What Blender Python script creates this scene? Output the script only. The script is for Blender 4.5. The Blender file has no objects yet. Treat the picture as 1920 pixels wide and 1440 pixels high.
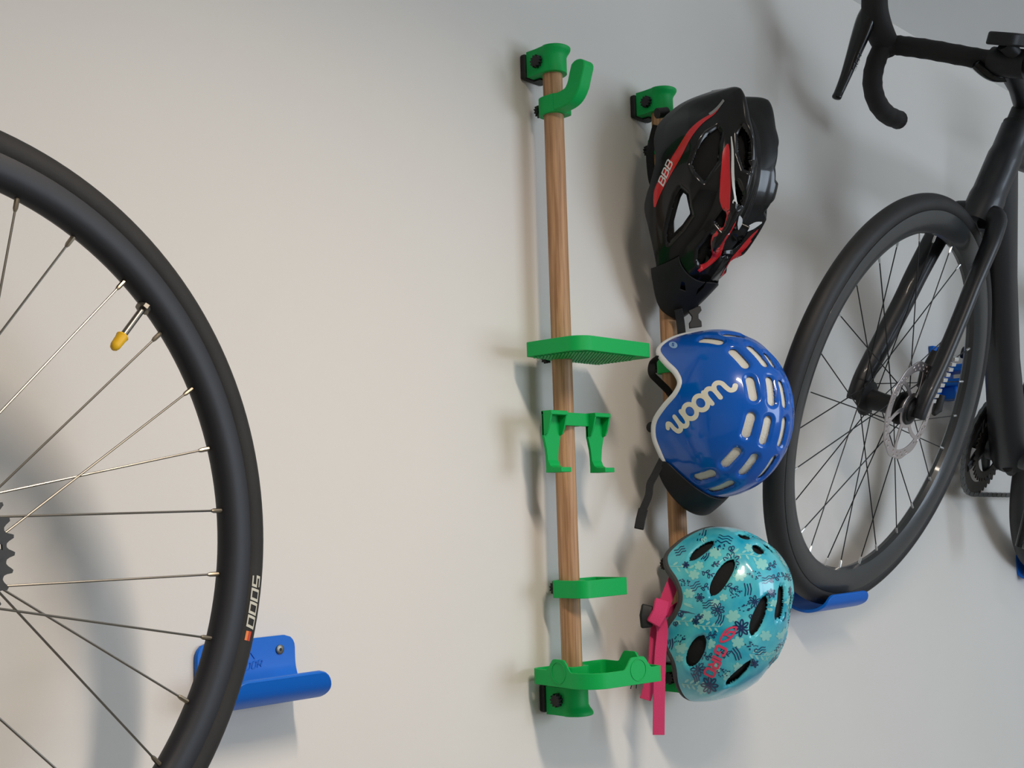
import bpy, bmesh, math, random
import numpy as np
from mathutils import Vector, Matrix
from mathutils.bvhtree import BVHTree

Z0 = 1.25          # height above the floor of the lower pole brackets
SC = bpy.context.scene
COL = SC.collection

# ------------------------------------------------------------------ camera
def cam_setup():
    f, yaw, pitch, roll = 2358.13, 0.8288, 0.1032, -0.0290
    F = Vector((math.sin(yaw)*math.cos(pitch), math.cos(yaw)*math.cos(pitch), math.sin(pitch)))
    R = Vector((math.cos(yaw), -math.sin(yaw), 0.0)); U = R.cross(F)
    r = R*math.cos(roll)+U*math.sin(roll); u = U*math.cos(roll)-R*math.sin(roll)
    cd = bpy.data.cameras.new('camera'); co = bpy.data.objects.new('camera', cd); COL.objects.link(co)
    cd.sensor_width = 36.0; cd.lens = f/1920*36.0; cd.clip_start = 0.05; cd.clip_end = 60
    m = Matrix((r, u, -F)).transposed().to_4x4(); m.translation = Vector((-1.3107, -1.1489, 0.2472+Z0))
    co.matrix_world = m
    SC.camera = co
cam_setup()

# ------------------------------------------------------------------ world, lights, exposure
SC.view_settings.view_transform = 'Standard'; SC.view_settings.look = 'None'
SC.view_settings.gamma = 1.0; SC.view_settings.use_curve_mapping = False
SC.view_settings.exposure = -0.12
w = bpy.data.worlds.new('world'); SC.world = w; w.use_nodes = True
w.node_tree.nodes['Background'].inputs[0].default_value = (0.72, 0.84, 1.0, 1)
w.node_tree.nodes['Background'].inputs[1].default_value = 1.0

LAMP_X, LAMP_Y, CEIL = -0.50, -1.22, 1.2756+Z0
def area(name, loc, target, sx, sy, energy, col):
    d = bpy.data.lights.new(name, 'AREA'); d.shape = 'RECTANGLE'; d.size = sx; d.size_y = sy
    d.energy = energy; d.color = col
    o = bpy.data.objects.new(name, d); COL.objects.link(o); o.location = loc
    o.rotation_euler = (Vector(target)-Vector(loc)).to_track_quat('-Z', 'Y').to_euler()
    return o
# batten lamp under the ceiling (the fixture itself is built further down) and daylight at the window
area('lamp_light', (LAMP_X, LAMP_Y, CEIL-0.072), (LAMP_X, LAMP_Y+0.0001, 0), 0.10, 0.55, 22.0, (1.0, 0.87, 0.74)).data.spread = math.radians(156)
area('window_light', (1.45, -3.52, 0.36+Z0), (1.1, 0, 0.30+Z0), 1.9, 1.3, 51, (0.74, 0.86, 1.0))

# ------------------------------------------------------------------ materials
def S(r, g, b):
    def c(v):
        v /= 255.0
        return v/12.92 if v <= 0.04045 else ((v+0.055)/1.055)**2.4
    return (c(r), c(g), c(b), 1.0)

def mat(name, col, rough=0.5, metal=0.0, coat=0.0, spec=0.5, var=0.0, vscale=40.0, bump=0.0, bscale=200.0, col2=None, stretch=None):
    m = bpy.data.materials.new(name); m.use_nodes = True
    nt = m.node_tree; b = nt.nodes['Principled BSDF']
    b.inputs['Base Color'].default_value = col; b.inputs['Roughness'].default_value = rough
    b.inputs['Metallic'].default_value = metal; b.inputs['Coat Weight'].default_value = coat
    b.inputs['Coat Roughness'].default_value = 0.06; b.inputs['Specular IOR Level'].default_value = spec
    tc = nt.nodes.new('ShaderNodeTexCoord')
    src = tc.outputs['Object']
    if stretch:
        mp = nt.nodes.new('ShaderNodeMapping'); mp.inputs['Scale'].default_value = stretch
        nt.links.new(src, mp.inputs[0]); src = mp.outputs[0]
    if var > 0 or col2:
        n = nt.nodes.new('ShaderNodeTexNoise'); n.inputs['Scale'].default_value = vscale; n.inputs['Detail'].default_value = 5
        nt.links.new(src, n.inputs['Vector'])
        rp = nt.nodes.new('ShaderNodeValToRGB'); rp.color_ramp.elements[0].position = 0.32; rp.color_ramp.elements[1].position = 0.68
        rp.color_ramp.elements[0].color = tuple(c*(1-var) for c in col[:3])+(1,)
        rp.color_ramp.elements[1].color = col2 if col2 else tuple(min(1, c*(1+var)) for c in col[:3])+(1,)
        nt.links.new(n.outputs['Fac'], rp.inputs[0]); nt.links.new(rp.outputs[0], b.inputs['Base Color'])
    if bump > 0:
        n2 = nt.nodes.new('ShaderNodeTexNoise'); n2.inputs['Scale'].default_value = bscale; n2.inputs['Detail'].default_value = 3
        nt.links.new(src, n2.inputs['Vector'])
        bp = nt.nodes.new('ShaderNodeBump'); bp.inputs['Strength'].default_value = bump; bp.inputs['Distance'].default_value = 0.002
        nt.links.new(n2.outputs['Fac'], bp.inputs['Height']); nt.links.new(bp.outputs[0], b.inputs['Normal'])
    return m

M = dict(
    wall=mat('white_wall_paint', S(226, 221, 214), 0.8, var=0.012, vscale=3, bump=0.035, bscale=260, spec=0.25),
    ceil=mat('ceiling_paint', S(242, 242, 240), 0.85, bump=0.05),
    floor=mat('grey_concrete', S(140, 138, 134), 0.8, var=0.12, vscale=6, bump=0.2, bscale=60),
    green=mat('green_printed_plastic', S(0, 170, 80), 0.5, spec=0.3, var=0.03, vscale=300, bump=0.05, bscale=600, stretch=(1, 1, 6)),
    black=mat('black_plastic', S(19, 19, 20), 0.55, bump=0.05, bscale=400),
    satin=mat('black_satin_paint', S(22, 23, 27), 0.42, coat=0.12, var=0.05, vscale=15),
    gloss=mat('black_gloss_shell', S(13, 13, 14), 0.22, coat=0.35, spec=0.3),
    matte=mat('black_matte_visor', S(21, 21, 23), 0.5, spec=0.35),
    foam=mat('black_foam', S(12, 12, 13), 0.9, bump=0.2, bscale=500),
    grey_foam=mat('grey_foam', S(70, 70, 70), 0.9, bump=0.3, bscale=700),
    whitefoam=mat('white_foam', S(218, 216, 205), 0.8, bump=0.35, bscale=420),
    whitetrim=mat('white_trim', S(222, 224, 224), 0.4),
    blueshell=mat('blue_gloss_shell', S(0, 88, 186), 0.22, coat=0.7, var=0.03, vscale=12, spec=0.25),
    logo=mat('cream_print', S(226, 222, 205), 0.4),
    bluetray=mat('blue_plastic', S(0, 104, 206), 0.40, spec=0.3, bump=0.03, bscale=500),
    teal=mat('turquoise_shell', S(18, 168, 200), 0.25, coat=0.8, var=0.05, vscale=22, col2=S(98, 206, 212), spec=0.3),
    navy=mat('navy_print', S(4, 40, 92), 0.3, coat=0.8),
    pale=mat('pale_print', S(142, 212, 205), 0.3, coat=0.8),
    pinkprint=mat('coral_print', S(228, 62, 100), 0.3, coat=0.8),
    pink=mat('pink_webbing', S(222, 56, 112), 0.7, bump=0.5, bscale=900, stretch=(1, 1, 3)),
    web=mat('black_webbing', S(20, 20, 21), 0.8, bump=0.5, bscale=900),
    red=mat('red_print', S(196, 18, 30), 0.25, coat=0.8),
    white=mat('white_print', S(215, 218, 218), 0.3, coat=0.5),
    silver=mat('silver_print', S(150, 150, 150), 0.35, metal=0.4),
    wood=mat('oiled_beech', S(176, 128, 88), 0.55, var=0.30, vscale=22, bump=0.12, bscale=60, col2=S(198, 154, 112), stretch=(11, 11, 0.45)),
    rubber=mat('black_rubber', S(31, 29, 27), 0.72, var=0.2, vscale=30, bump=0.12, bscale=350),
    rubber2=mat('black_road_rubber', S(31, 30, 30), 0.58, var=0.08, vscale=40, bump=0.06, bscale=350),
    rim=mat('black_anodised_rim', S(25, 25, 30), 0.5, metal=0.0, var=0.05, vscale=20),
    carbon=mat('dark_carbon_rim', S(46, 48, 49), 0.36, coat=0.25, var=0.1, vscale=14),
    steel=mat('stainless_steel', S(128, 123, 114), 0.36, metal=1.0),
    brass=mat('nickel_nipple', S(150, 138, 120), 0.35, metal=1.0),
    blackspoke=mat('black_spoke', S(38, 38, 38), 0.35, metal=0.6),
    cog=mat('dark_steel_cog', S(52, 48, 44), 0.45, metal=0.6, var=0.1, vscale=60),
    rotor=mat('brushed_rotor', S(200, 192, 192), 0.3, metal=0.9),
    alu=mat('bright_aluminium', S(218, 218, 216), 0.3, metal=0.7),
    yellow=mat('yellow_cap', S(232, 182, 24), 0.45),
    tape=mat('black_bar_tape', S(28, 25, 25), 0.7, bump=0.2, bscale=500),
    orange=mat('orange_print', S(224, 120, 40), 0.5),
    redorange=mat('red_orange_print', S(196, 62, 30), 0.5),
    chain=mat('chain_steel', S(96, 98, 98), 0.4, metal=0.8),
    tyretext=mat('grey_tyre_print', S(196, 192, 176), 0.5),
    dimtext=mat('dim_lever_print', S(70, 70, 72), 0.4),
    shell_lamp=mat('white_lamp_housing', S(225, 225, 222), 0.5),
    smoke=mat('smoky_glossy_shell', S(40, 40, 40), 0.18, coat=0.6),
)
def emis(name, col, st):
    m = bpy.data.materials.new(name); m.use_nodes = True; b = m.node_tree.nodes['Principled BSDF']
    b.inputs['Emission Color'].default_value = col; b.inputs['Emission Strength'].default_value = st
    return m
M['lampglow'] = emis('lamp_diffuser', (1, 0.88, 0.74, 1), 3.0)
def glass():
    m = bpy.data.materials.new('window_glass'); m.use_nodes = True; b = m.node_tree.nodes['Principled BSDF']
    b.inputs['Transmission Weight'].default_value = 1.0; b.inputs['Roughness'].default_value = 0.02; b.inputs['IOR'].default_value = 1.45
    return m
M['glass'] = glass()

# ------------------------------------------------------------------ mesh helpers
class MB:
    def __init__(s): s.v = []; s.f = []
    def add(s, v, f):
        o = len(s.v); s.v += [tuple(map(float, p)) for p in v]; s.f += [tuple(i+o for i in q) for q in f]; return s
    def box(s, x0, x1, y0, y1, z0, z1):
        v = [(x, y, z) for z in (z0, z1) for y in (y0, y1) for x in (x0, x1)]
        return s.add(v, [(0, 2, 3, 1), (4, 5, 7, 6), (0, 1, 5, 4), (2, 6, 7, 3), (0, 4, 6, 2), (1, 3, 7, 5)])
    def prism(s, poly, fn, t0, t1):
        n = len(poly); v = [fn(p[0], p[1], t0) for p in poly]+[fn(p[0], p[1], t1) for p in poly]
        f = [tuple(range(n))[::-1], tuple(range(n, 2*n))]+[(i, (i+1) % n, n+(i+1) % n, n+i) for i in range(n)]
        return s.add(v, f)
    def grid(s, V, wrap_u=False, wrap_v=False, cap0=False, cap1=False):
        m, n = len(V), len(V[0]); v = [p for r in V for p in r]; f = []
        for i in range(m if wrap_v else m-1):
            for j in range(n if wrap_u else n-1):
                a = i*n+j; b = i*n+(j+1) % n; c = ((i+1) % m)*n+(j+1) % n; d = ((i+1) % m)*n+j
                f.append((a, b, c, d))
        if cap0: f.append(tuple(range(n))[::-1])
        if cap1: f.append(tuple((m-1)*n+j for j in range(n)))
        return s.add(v, f)
    def tube(s, pts, rad, seg=12, up=None, closed=False, cap=True):
        pts = [Vector(p) for p in pts]; n = len(pts); V = []
        if not hasattr(rad, '__len__'): rad = [rad]*n
        pu = None
        for i, p in enumerate(pts):
            if closed: T = pts[(i+1) % n]-pts[i-1]
            else: T = pts[min(n-1, i+1)]-pts[max(0, i-1)]
            T.normalize()
            if up is not None: u0 = Vector(up)
            elif pu is None: u0 = Vector((0, 0, 1)) if abs(T.z) < 0.9 else Vector((1, 0, 0))
            else: u0 = pu
            sd = T.cross(u0).normalized(); u = sd.cross(T).normalized(); pu = u
            r = rad[i]; rs, ru = (r if hasattr(r, '__len__') else (r, r))
            V.append([p+sd*(rs*math.cos(k*2*math.pi/seg))+u*(ru*math.sin(k*2*math.pi/seg)) for k in range(seg)])
        return s.grid(V, True, closed, cap and not closed, cap and not closed)
    def strap(s, pts, width, thick, wdir):
        pts = [Vector(p) for p in pts]; V = []; n = len(pts)
        for i, p in enumerate(pts):
            T = (pts[min(n-1, i+1)]-pts[max(0, i-1)]).normalized()
            wd = Vector(wdir[i] if hasattr(wdir[0], '__len__') else wdir); wd = (wd-T*wd.dot(T)).normalized(); nn = T.cross(wd)
            V.append([p+wd*width/2+nn*thick/2, p-wd*width/2+nn*thick/2, p-wd*width/2-nn*thick/2, p+wd*width/2-nn*thick/2])
        return s.grid(V, True, False, True, True)
    def lathe(s, prof, seg, fn, closed=True):
        # prof: (r, h); fn(r, ang, h) -> point
        V = [[fn(r, k*2*math.pi/seg, h) for r, h in prof] for k in range(seg)]
        return s.grid(V, closed, True)
def spline(pts, n=6):
    P = [np.array(p, float) for p in pts]; out = []
    for i in range(len(P)-1):
        p0 = P[max(0, i-1)]; p1 = P[i]; p2 = P[i+1]; p3 = P[min(len(P)-1, i+2)]
        for k in range(n):
            t = k/n; out.append(0.5*((2*p1)+(p2-p0)*t+(2*p0-5*p1+4*p2-p3)*t*t+(3*p1-p0-3*p2+p3)*t**3))
    out.append(P[-1]); return [tuple(p) for p in out]
def lin(a, b, n): return [a+(b-a)*i/(n-1) for i in range(n)]

def link(name, me, m, parent=None, loc=None, mtx=None, smooth=True, bevel=0.0, solid=None, ang=35):
    me.materials.append(m)
    o = bpy.data.objects.new(name, me); COL.objects.link(o)
    if smooth:
        me.polygons.foreach_set('use_smooth', [True]*len(me.polygons))
        if hasattr(me, 'set_sharp_from_angle'): me.set_sharp_from_angle(angle=math.radians(ang))
    if parent is not None: o.parent = parent
    if mtx is not None: o.matrix_local = mtx
    elif loc is not None: o.location = loc
    if solid:
        md = o.modifiers.new('thickness', 'SOLIDIFY'); md.thickness = solid; md.offset = -1.0
    if bevel > 0:
        md = o.modifiers.new('bevel', 'BEVEL'); md.width = bevel; md.segments = 2; md.limit_method = 'ANGLE'; md.angle_limit = math.radians(40)
    return o
def make(name, mb, m, parent=None, fix=True, **k):
    me = bpy.data.meshes.new(name); me.from_pydata(mb.v, [], mb.f)
    if fix:
        b = bmesh.new(); b.from_mesh(me); bmesh.ops.recalc_face_normals(b, faces=b.faces); b.to_mesh(me); b.free()
    me.update()
    return link(name, me, m, parent, **k)
def tag(o, label=None, cat=None, group=None, kind=None):
    if label: o['label'] = label
    if cat: o['category'] = cat
    if group: o['group'] = group
    if kind: o['kind'] = kind
    return o
def thing(name, label, cat, loc=(0, 0, 0), mtx=None, group=None):
    o = bpy.data.objects.new(name, None); COL.objects.link(o); o.empty_display_size = 0.05
    if mtx is not None: o.matrix_local = mtx
    else: o.location = loc
    return tag(o, label, cat, group)
def share(o, parent, **k):
    c = o.copy(); COL.objects.link(c); c.parent = parent
    for a, v in k.items(): setattr(c, a, v)
    return c

# ------------------------------------------------------------------ room
def struct(name, mb, m, parent=None, **k):
    o = make(name, mb, m, parent, **k); o['kind'] = 'structure'; return o
XL, XR, YF = -3.0, 3.3, -3.62
struct('floor', MB().box(XL-.1, XR+.1, YF-.1, .1, -.1, 0), M['floor'])
struct('ceiling', MB().box(XL-.1, XR+.1, YF-.1, .1, CEIL, CEIL+.1), M['ceil'])
struct('wall_back', MB().box(XL, XR, 0, .1, 0, CEIL), M['wall'])
struct('wall_left', MB().box(XL-.1, XL, YF, .1, 0, CEIL), M['wall'])
struct('wall_right', MB().box(XR, XR+.1, YF, .1, 0, CEIL), M['wall'])
WX0, WX1, WZ0, WZ1 = 0.45, 2.45, 0.92, 2.3
wf = MB(); wf.box(XL, WX0, YF-.1, YF, 0, CEIL); wf.box(WX1, XR, YF-.1, YF, 0, CEIL); wf.box(WX0, WX1, YF-.1, YF, 0, WZ0); wf.box(WX0, WX1, YF-.1, YF, WZ1, CEIL)
struct('wall_front', wf, M['wall'])
win = bpy.data.objects.new('window_1', None); COL.objects.link(win); win['kind'] = 'structure'; win.location = (WX0, YF-.05, WZ0)
W_, H_ = WX1-WX0, WZ1-WZ0
fr = MB(); fr.box(0, .06, -.03, .03, 0, H_); fr.box(W_-.06, W_, -.03, .03, 0, H_); fr.box(.06, W_-.06, -.03, .03, 0, .06); fr.box(.06, W_-.06, -.03, .03, H_-.06, H_); fr.box(W_/2-.03, W_/2+.03, -.03, .03, .06, H_-.06)
make('window_frame', fr, M['whitetrim'], win)
make('pane', MB().box(.06, W_/2-.03, -.004, .004, .06, H_-.06), M['glass'], win)
make('pane', MB().box(W_/2+.03, W_-.06, -.004, .004, .06, H_-.06), M['glass'], win)
# ceiling batten lamp: the only lamp, behind and above the view
lp = thing('ceiling_lamp', 'white batten lamp fixed under the ceiling in front of the wall', 'lamp', (LAMP_X, LAMP_Y, CEIL))
make('housing', MB().box(-.06, .06, -.31, .31, -.045, 0), M['shell_lamp'], lp, bevel=.004)
make('diffuser', MB().box(-.045, .045, -.29, .29, -.066, -.045), M['lampglow'], lp, bevel=.006)
# ------------------------------------------------------------------ poles and brackets
PX = (0.0, 0.2563); PY = -0.0416; PR = 0.014; PH = 0.8762
WHICH = ('left', 'right')
POLE_LBL = ('round wooden pole carrying the small green holders, nearest the single wheel', 'round wooden pole behind the three hanging helmets')
for i in (0, 1):
    mb = MB().tube([(0, 0, 0), (0, 0, .0015), (0, 0, .900), (0, 0, .9015)], [PR-.0012, PR, PR, PR-.0012], 40)
    tag(make('wooden_pole', mb, M['wood'], loc=(PX[i], PY, -.0125+Z0)), POLE_LBL[i], 'pole', 'wooden poles on the wall')

def star(r, n=11, q=.76):
    return [((r if k % 4 in (0, 1) else r*q)*math.cos(k*2*math.pi/(4*n)), (r if k % 4 in (0, 1) else r*q)*math.sin(k*2*math.pi/(4*n))) for k in range(4*n)]
def knob(parent, c, axis, r=.0092, th=.0082):
    mb = MB()
    if axis == 'x': fn = lambda u, v, t: (c[0]-t, c[1]+u, c[2]+v)
    else: fn = lambda u, v, t: (c[0]+u, c[1]+t, c[2]+v)
    mb.prism(star(r), fn, 0.0008, th); mb.prism(star(r*.55, 6, .95), fn, -.004, .001)
    return make('knob', mb, M['black'], parent, bevel=.0005)

def bracket(px, z, flip, label):
    t = thing('wall_bracket', label, 'bracket', (px, 0, z+Z0), group='green pole brackets')
    make('base_plate', MB().box(-.0222, .0222, -.0100, 0, -.0182, .0182), M['black'], t, bevel=.003)
    # plan outline of the body around the pole
    def outline(e):
        pts = [(.0190, -.0100), (.0190, -.026)]
        for k in range(0, 25):
            a = math.pi*k/24; g = e*max(0.0, math.sin(a))**.6
            pts.append(((.0205+g)*math.cos(a), PY-(.0205+g)*math.sin(a)))
        pts += [(-.0190, -.026), (-.0190, -.0100)]
        return pts
    sgn = -1 if flip else 1
    lev = [(-.0165, 0), (.007, 0), (.011, .0022), (.014, .0050), (.0168, .0068), (.0195, .0070), (.0205, .0055)]
    V = [[(x, y, sgn*h) for x, y in outline(e)] for h, e in lev]
    make('clamp_body', MB().grid(V, True, False, True, True), M['green'], t, bevel=.0006)
    make('lock_tab', MB().box(-.004, .012, -.022, -.0102, -sgn*.0192, -sgn*.0160), M['black'], t)
    knob(t, (-.0190, -.0323, 0), 'x')
    return t
bracket(PX[0], PH, False, 'green clamp bracket with black plate at the top of the left pole')
bracket(PX[0], 0.0, True, 'green clamp bracket at the foot of the left pole, below the green tray')
bracket(PX[1], PH, False, 'green clamp bracket above the black and red helmet')
bracket(PX[1], 0.0, True, 'green clamp bracket partly hidden behind the pink straps')

# ------------------------------------------------------------------ clamp-on holders (local origin: pole axis)
def clamp_ring(parent, z0, z1, ox=.0185, yf=-.0205, yb=.0215, name='clamp', n=48, rr=.006):
    def rrect(a):
        # rounded rectangle hit by a ray from the pole axis
        c, s_ = math.cos(a), math.sin(a); k = 6.0 if s_ < 0 else 2.2
        hx = ox; hy = yb if s_ > 0 else -yf
        return 1.0/((abs(c)/hx)**k+(abs(s_)/hy)**k)**(1/k)
    V = []
    for r, z in ((1, z0), (1, z1), (0, z1), (0, z0)):
        V.append([((rrect(a) if r else PR+.0003)*math.cos(a), (rrect(a) if r else PR+.0003)*math.sin(a), z) for a in (k*2*math.pi/n for k in range(n))])
    return make(name, MB().grid(V, True, True), M['green'], parent, bevel=.0005)
def hook(px, z, label, rise=1.0):
    t = thing('pole_hook', label, 'hook', (px, PY, z+Z0), group='green helmet hooks')
    clamp_ring(t, -.0125, .0125)
    # arm: profile in (outward, up)
    cen = spline([(.012, 0), (.026, .0), (.042, .004*rise), (.0515, .015*rise), (.0565, .029*rise), (.0605, .040*rise)], 5)
    up, lo = [], []
    for i, p in enumerate(cen):
        a = cen[max(0, i-1)]; b = cen[min(len(cen)-1, i+1)]; dx, dz = b[0]-a[0], b[1]-a[1]; L = math.hypot(dx, dz)
        up.append((p[0]-dz/L*.0122, p[1]+dx/L*.0122)); lo.append((p[0]+dz/L*.0118, p[1]-dx/L*.0118))
    a, b = up[-1], lo[-1]; tip = []
    cx, cz = (a[0]+b[0])/2, (a[1]+b[1])/2; d0 = math.atan2(a[1]-cz, a[0]-cx)
    for k in range(1, 8):
        an = d0-math.pi*k/8; tip.append((cx+.012*math.cos(an)*.999, cz+.012*math.sin(an)*(.75)))
    poly = up+tip+lo[::-1]
    poly = [p for p in poly if p[0] >= .0138]
    poly = [(.0138, .0122)]+[p for p in up if p[0] > .0145]+tip+[p for p in lo[::-1] if p[0] > .0145]+[(.0138, -.0118)]
    make('hook_arm', MB().prism(poly, lambda u, v, w_: (w_, -u, v), -.0186, .0035), M['green'], t, bevel=.0022)
    knob(t, (0, .0215, 0), 'y')
    return t
hook(PX[0], .813, 'empty green hook clamped just below the top bracket of the left pole')
hook(PX[1], .806, 'green hook mostly hidden behind the black and red helmet', .45)
hook(PX[1], .466, 'green hook showing through the ear gap of the blue helmet', .2)
hook(PX[1], .166, 'green hook hidden behind the turquoise helmet, only its black knob showing', .2)

# shelf
def rounded_rect(x0, x1, y0, y1, r, n=8):
    out = []
    rs = r if hasattr(r, '__len__') else (r,)*4
    for (cx, cy, a0, q) in ((x1-rs[0], y1-rs[0], 0, rs[0]), (x0+rs[1], y1-rs[1], 90, rs[1]), (x0+rs[2], y0+rs[2], 180, rs[2]), (x1-rs[3], y0+rs[3], 270, rs[3])):
        for k in range(n+1):
            a = math.radians(a0+90*k/n); out.append((cx+q*math.cos(a), cy+q*math.sin(a)))
    return out
sh = thing('pole_shelf', 'flat green shelf with ribbed underside on the left pole', 'shelf', (PX[0], PY, .455+Z0))
X0, X1, Y0, Y1 = -.067, .089, -.0894, .0076
out = rounded_rect(X0, X1, Y0, Y1, (.006, .006, .024, .012))
notch = [(.0125*math.copysign(1, 1), Y1)]
i0 = 9  # after the first (back right) corner comes the straight back edge
arc = [(.01445*math.cos(math.radians(a)), .01445*math.sin(math.radians(a))) for a in lin(31, -211, 22)]
poly = out[:i0]+[(arc[0][0], Y1)]+arc+[(arc[-1][0], Y1)]+out[i0:]
make('shelf_board', MB().prism(poly, lambda u, v, t: (u, v, t), .0012, .0205), M['green'], sh, bevel=.0007)
rb = MB()
for k in range(-22, 26):
    c0 = k*.0062      # line y = x + c0
    pts = []
    a = max(X0+.006, Y0+.005-c0); b = min(X1-.006, Y1-.003-c0)
    if b-a < .006: continue
    for seg in ((a, b),):
        ts = lin(seg[0], seg[1], 20); run = []
        for tt in ts+[None]:
            ok = tt is not None and math.hypot(tt, tt+c0) > .0175 and not (tt < X0+.016 and tt+c0 < Y0+.016)
            if ok: run.append(tt)
            else:
                if len(run) > 1:
                    d = .0011
                    rb.prism([(run[0]-d, run[0]+c0+d), (run[0]+d, run[0]+c0-d), (run[-1]+d, run[-1]+c0-d), (run[-1]-d, run[-1]+c0+d)], lambda u, v, t: (u, v, t), -.0002, .0013)
                run = []
make('underside_ribs', rb, M['green'], sh, smooth=False)['kind'] = 'stuff'
clamp_ring(sh, .002, .0195, ox=.020, yf=-.0140, yb=.0205, name='clamp')
knob(sh, (-.004, .0205, .0075), 'y')

# phone-style cradle
ho = thing('pole_cradle', 'green cradle with two stepped arms clamped below the shelf', 'holder', (PX[0], PY, .341+Z0))
make('crossbar', MB().box(-.030, .030, -.0200, -.0143, .023, .0405), M['green'], ho, bevel=.0005)
clamp_ring(ho, .023, .0405, ox=.0180, yf=-.0165, yb=.0205)
knob(ho, (0, .0205, .032), 'y')
for sx in (-1, 1):
    cx = sx*.046; mb = MB()
    half = [(.041, .017), (.008, .017), (.004, .0158), (-.008, .0125), (-.020, .0108), (-.0335, .0102), (-.0405, .0105)]
    mb.prism([(cx+h, z) for z, h in half]+[(cx-h, z) for z, h in half[::-1]], lambda u, v, t: (u, t, v), -.0180, -.0138)
    arm = make('cradle_arm', mb, M['green'], ho, bevel=.0005)
    make('top_lip', MB().box(cx-.017, cx+.017, -.0320, -.0138, .0355, .0412), M['green'], arm, bevel=.0008)
    fo = MB(); fo.prism([(-.0138, -.0405), (-.0405, -.0405), (-.0405, -.0342), (-.0265, -.0338), (-.0215, -.031), (-.0190, -.025), (-.0138, -.020)], lambda u, v, t: (t, u, v), cx-.0102, cx+.0102)
    make('foot_lip', fo, M['green'], arm, bevel=.0006)
    for q in (-1, 1):
        x0 = cx+q*.0155
        make('side_rib', MB().prism([(-.0150, .0360), (-.0315, .0360), (-.0290, .028), (-.0262, .018), (-.0225, .0105), (-.0150, .008)], lambda u, v, t: (t, u, v), x0-.0015, x0+.0015), M['green'], arm, bevel=.0004)

# open loop holder
lo = thing('pole_loop_holder', 'green open loop holder clamped low on the left pole', 'holder', (PX[0], PY, .134+Z0))
oo = rounded_rect(-.0205, .073, -.0420, .0150, (.003, .006, .016, .002)); ii = rounded_rect(-.0165, .0705, -.0390, .0120, (.002, .004, .013, .001))
V = [[(x, y, 0) for x, y in oo], [(x, y, .0232) for x, y in oo], [(x, y, .0232) for x, y in ii], [(x, y, 0) for x, y in ii]]
make('loop', MB().grid(V, True, True), M['green'], lo, bevel=.0005)
clamp_ring(lo, .001, .0225, ox=.0172, yf=-.0165, yb=.0205)
knob(lo, (0, .0205, .012), 'y')

# tray with humps
tr = thing('pole_tray', 'green open tray with round humps at the bottom of the left pole', 'tray', (PX[0], PY, .0235+Z0))
tr.rotation_euler = (0, 0, math.radians(-9))
TX0, TX1, TY0, TY1 = -.053, .076, -.094, .022
def walk(x0, x1, y0, y1, r, step=.0018):
    base = rounded_rect(x0, x1, y0, y1, r, 10); out = []
    for i, p in enumerate(base):
        q = base[(i+1) % len(base)]; L = math.hypot(q[0]-p[0], q[1]-p[1]); n = max(1, int(round(L/step)))
        for k in range(n): out.append((p[0]+(q[0]-p[0])*k/n, p[1]+(q[1]-p[1])*k/n))
    return out
def hump(d):
    d = abs(d)
    if d < .009: return .0150
    if d > .0255: return 0
    t = (d-.009)/.0165; return .0150*(1-t*t*(3-2*t))
ow = walk(TX0, TX1, TY0, TY1, (.008, .010, .034, .006))
V = [[], [], [], []]
cxm, cym = (TX0+TX1)/2, (TY0+TY1)/2
for x, y in ow:
    h = .0200
    if x < TX0+.006 or x > TX1-.006: h += hump(y-(-.034))
    if y < TY0+.006: h += hump(x-.032)
    nx = (x-cxm); ny = (y-cym)
    xi = cxm+nx*(1-.0026/abs(TX1-cxm)); yi = cym+ny*(1-.0026/abs(TY1-cym))
    V[0].append((x, y, 0)); V[1].append((x, y, h)); V[2].append((xi, yi, h)); V[3].append((xi, yi, 0))
make('tray_wall', MB().grid(V, True, True), M['green'], tr, bevel=.0004)
fl = MB()
for k in range(-30, 34):
    c0 = k*.0088
    a = max(TX0+.003, TY0+.003-c0); b = min(TX1-.003, TY1-.003-c0)
    if b-a < .008: continue
    run = []
    for tt in lin(a, b, 26)+[None]:
        ok = tt is not None and math.hypot(tt, tt+c0) > .017 and not (tt < TX0+.020 and tt+c0 < TY0+.020 and math.hypot(tt-TX0-.03, tt+c0-TY0-.03) > .028)
        if ok: run.append(tt)
        else:
            if len(run) > 1:
                d = .0021
                fl.prism([(run[0]-d, run[0]+c0+d), (run[0]+d, run[0]+c0-d), (run[-1]+d, run[-1]+c0-d), (run[-1]-d, run[-1]+c0+d)], lambda u, v, t: (u, v, t), .0004, .0026)
            run = []
make('slotted_floor', fl, M['green'], tr, smooth=False)['kind'] = 'stuff'
clamp_ring(tr, 0, .020, ox=.018, yf=-.018, yb=.0205)
for (c, ax) in (((TX0, -.034), 'x'), ((.032, TY0), 'y'), ((TX1, -.034), 'x')):
    rg = []
    for r, dpt in ((.0142, -.0002), (.0142, .0007), (.0130, .0007), (.0130, -.0002)):
        row = []
        for k in range(36):
            a = k*2*math.pi/36; u, v = r*math.cos(a), .0185+r*math.sin(a)
            if ax == 'x': row.append((c[0]+(-dpt if c[0] < 0 else dpt), c[1]+u, v))
            else: row.append((c[0]+u, c[1]-dpt, v))
        rg.append(row)
    make('round_rim', MB().grid(rg, True, True), M['green'], tr)
for a, b in (((.080, -.072, .003), (.074, -.076, -.008)), ((.071, -.074, .003), (.062, -.078, -.007))):
    make('cable_tie_end', MB().tube([(a[0]-.03, a[1], a[2]), (b[0]-.03, b[1], b[2])], .0007, 6), M['black'], tr)
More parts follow.
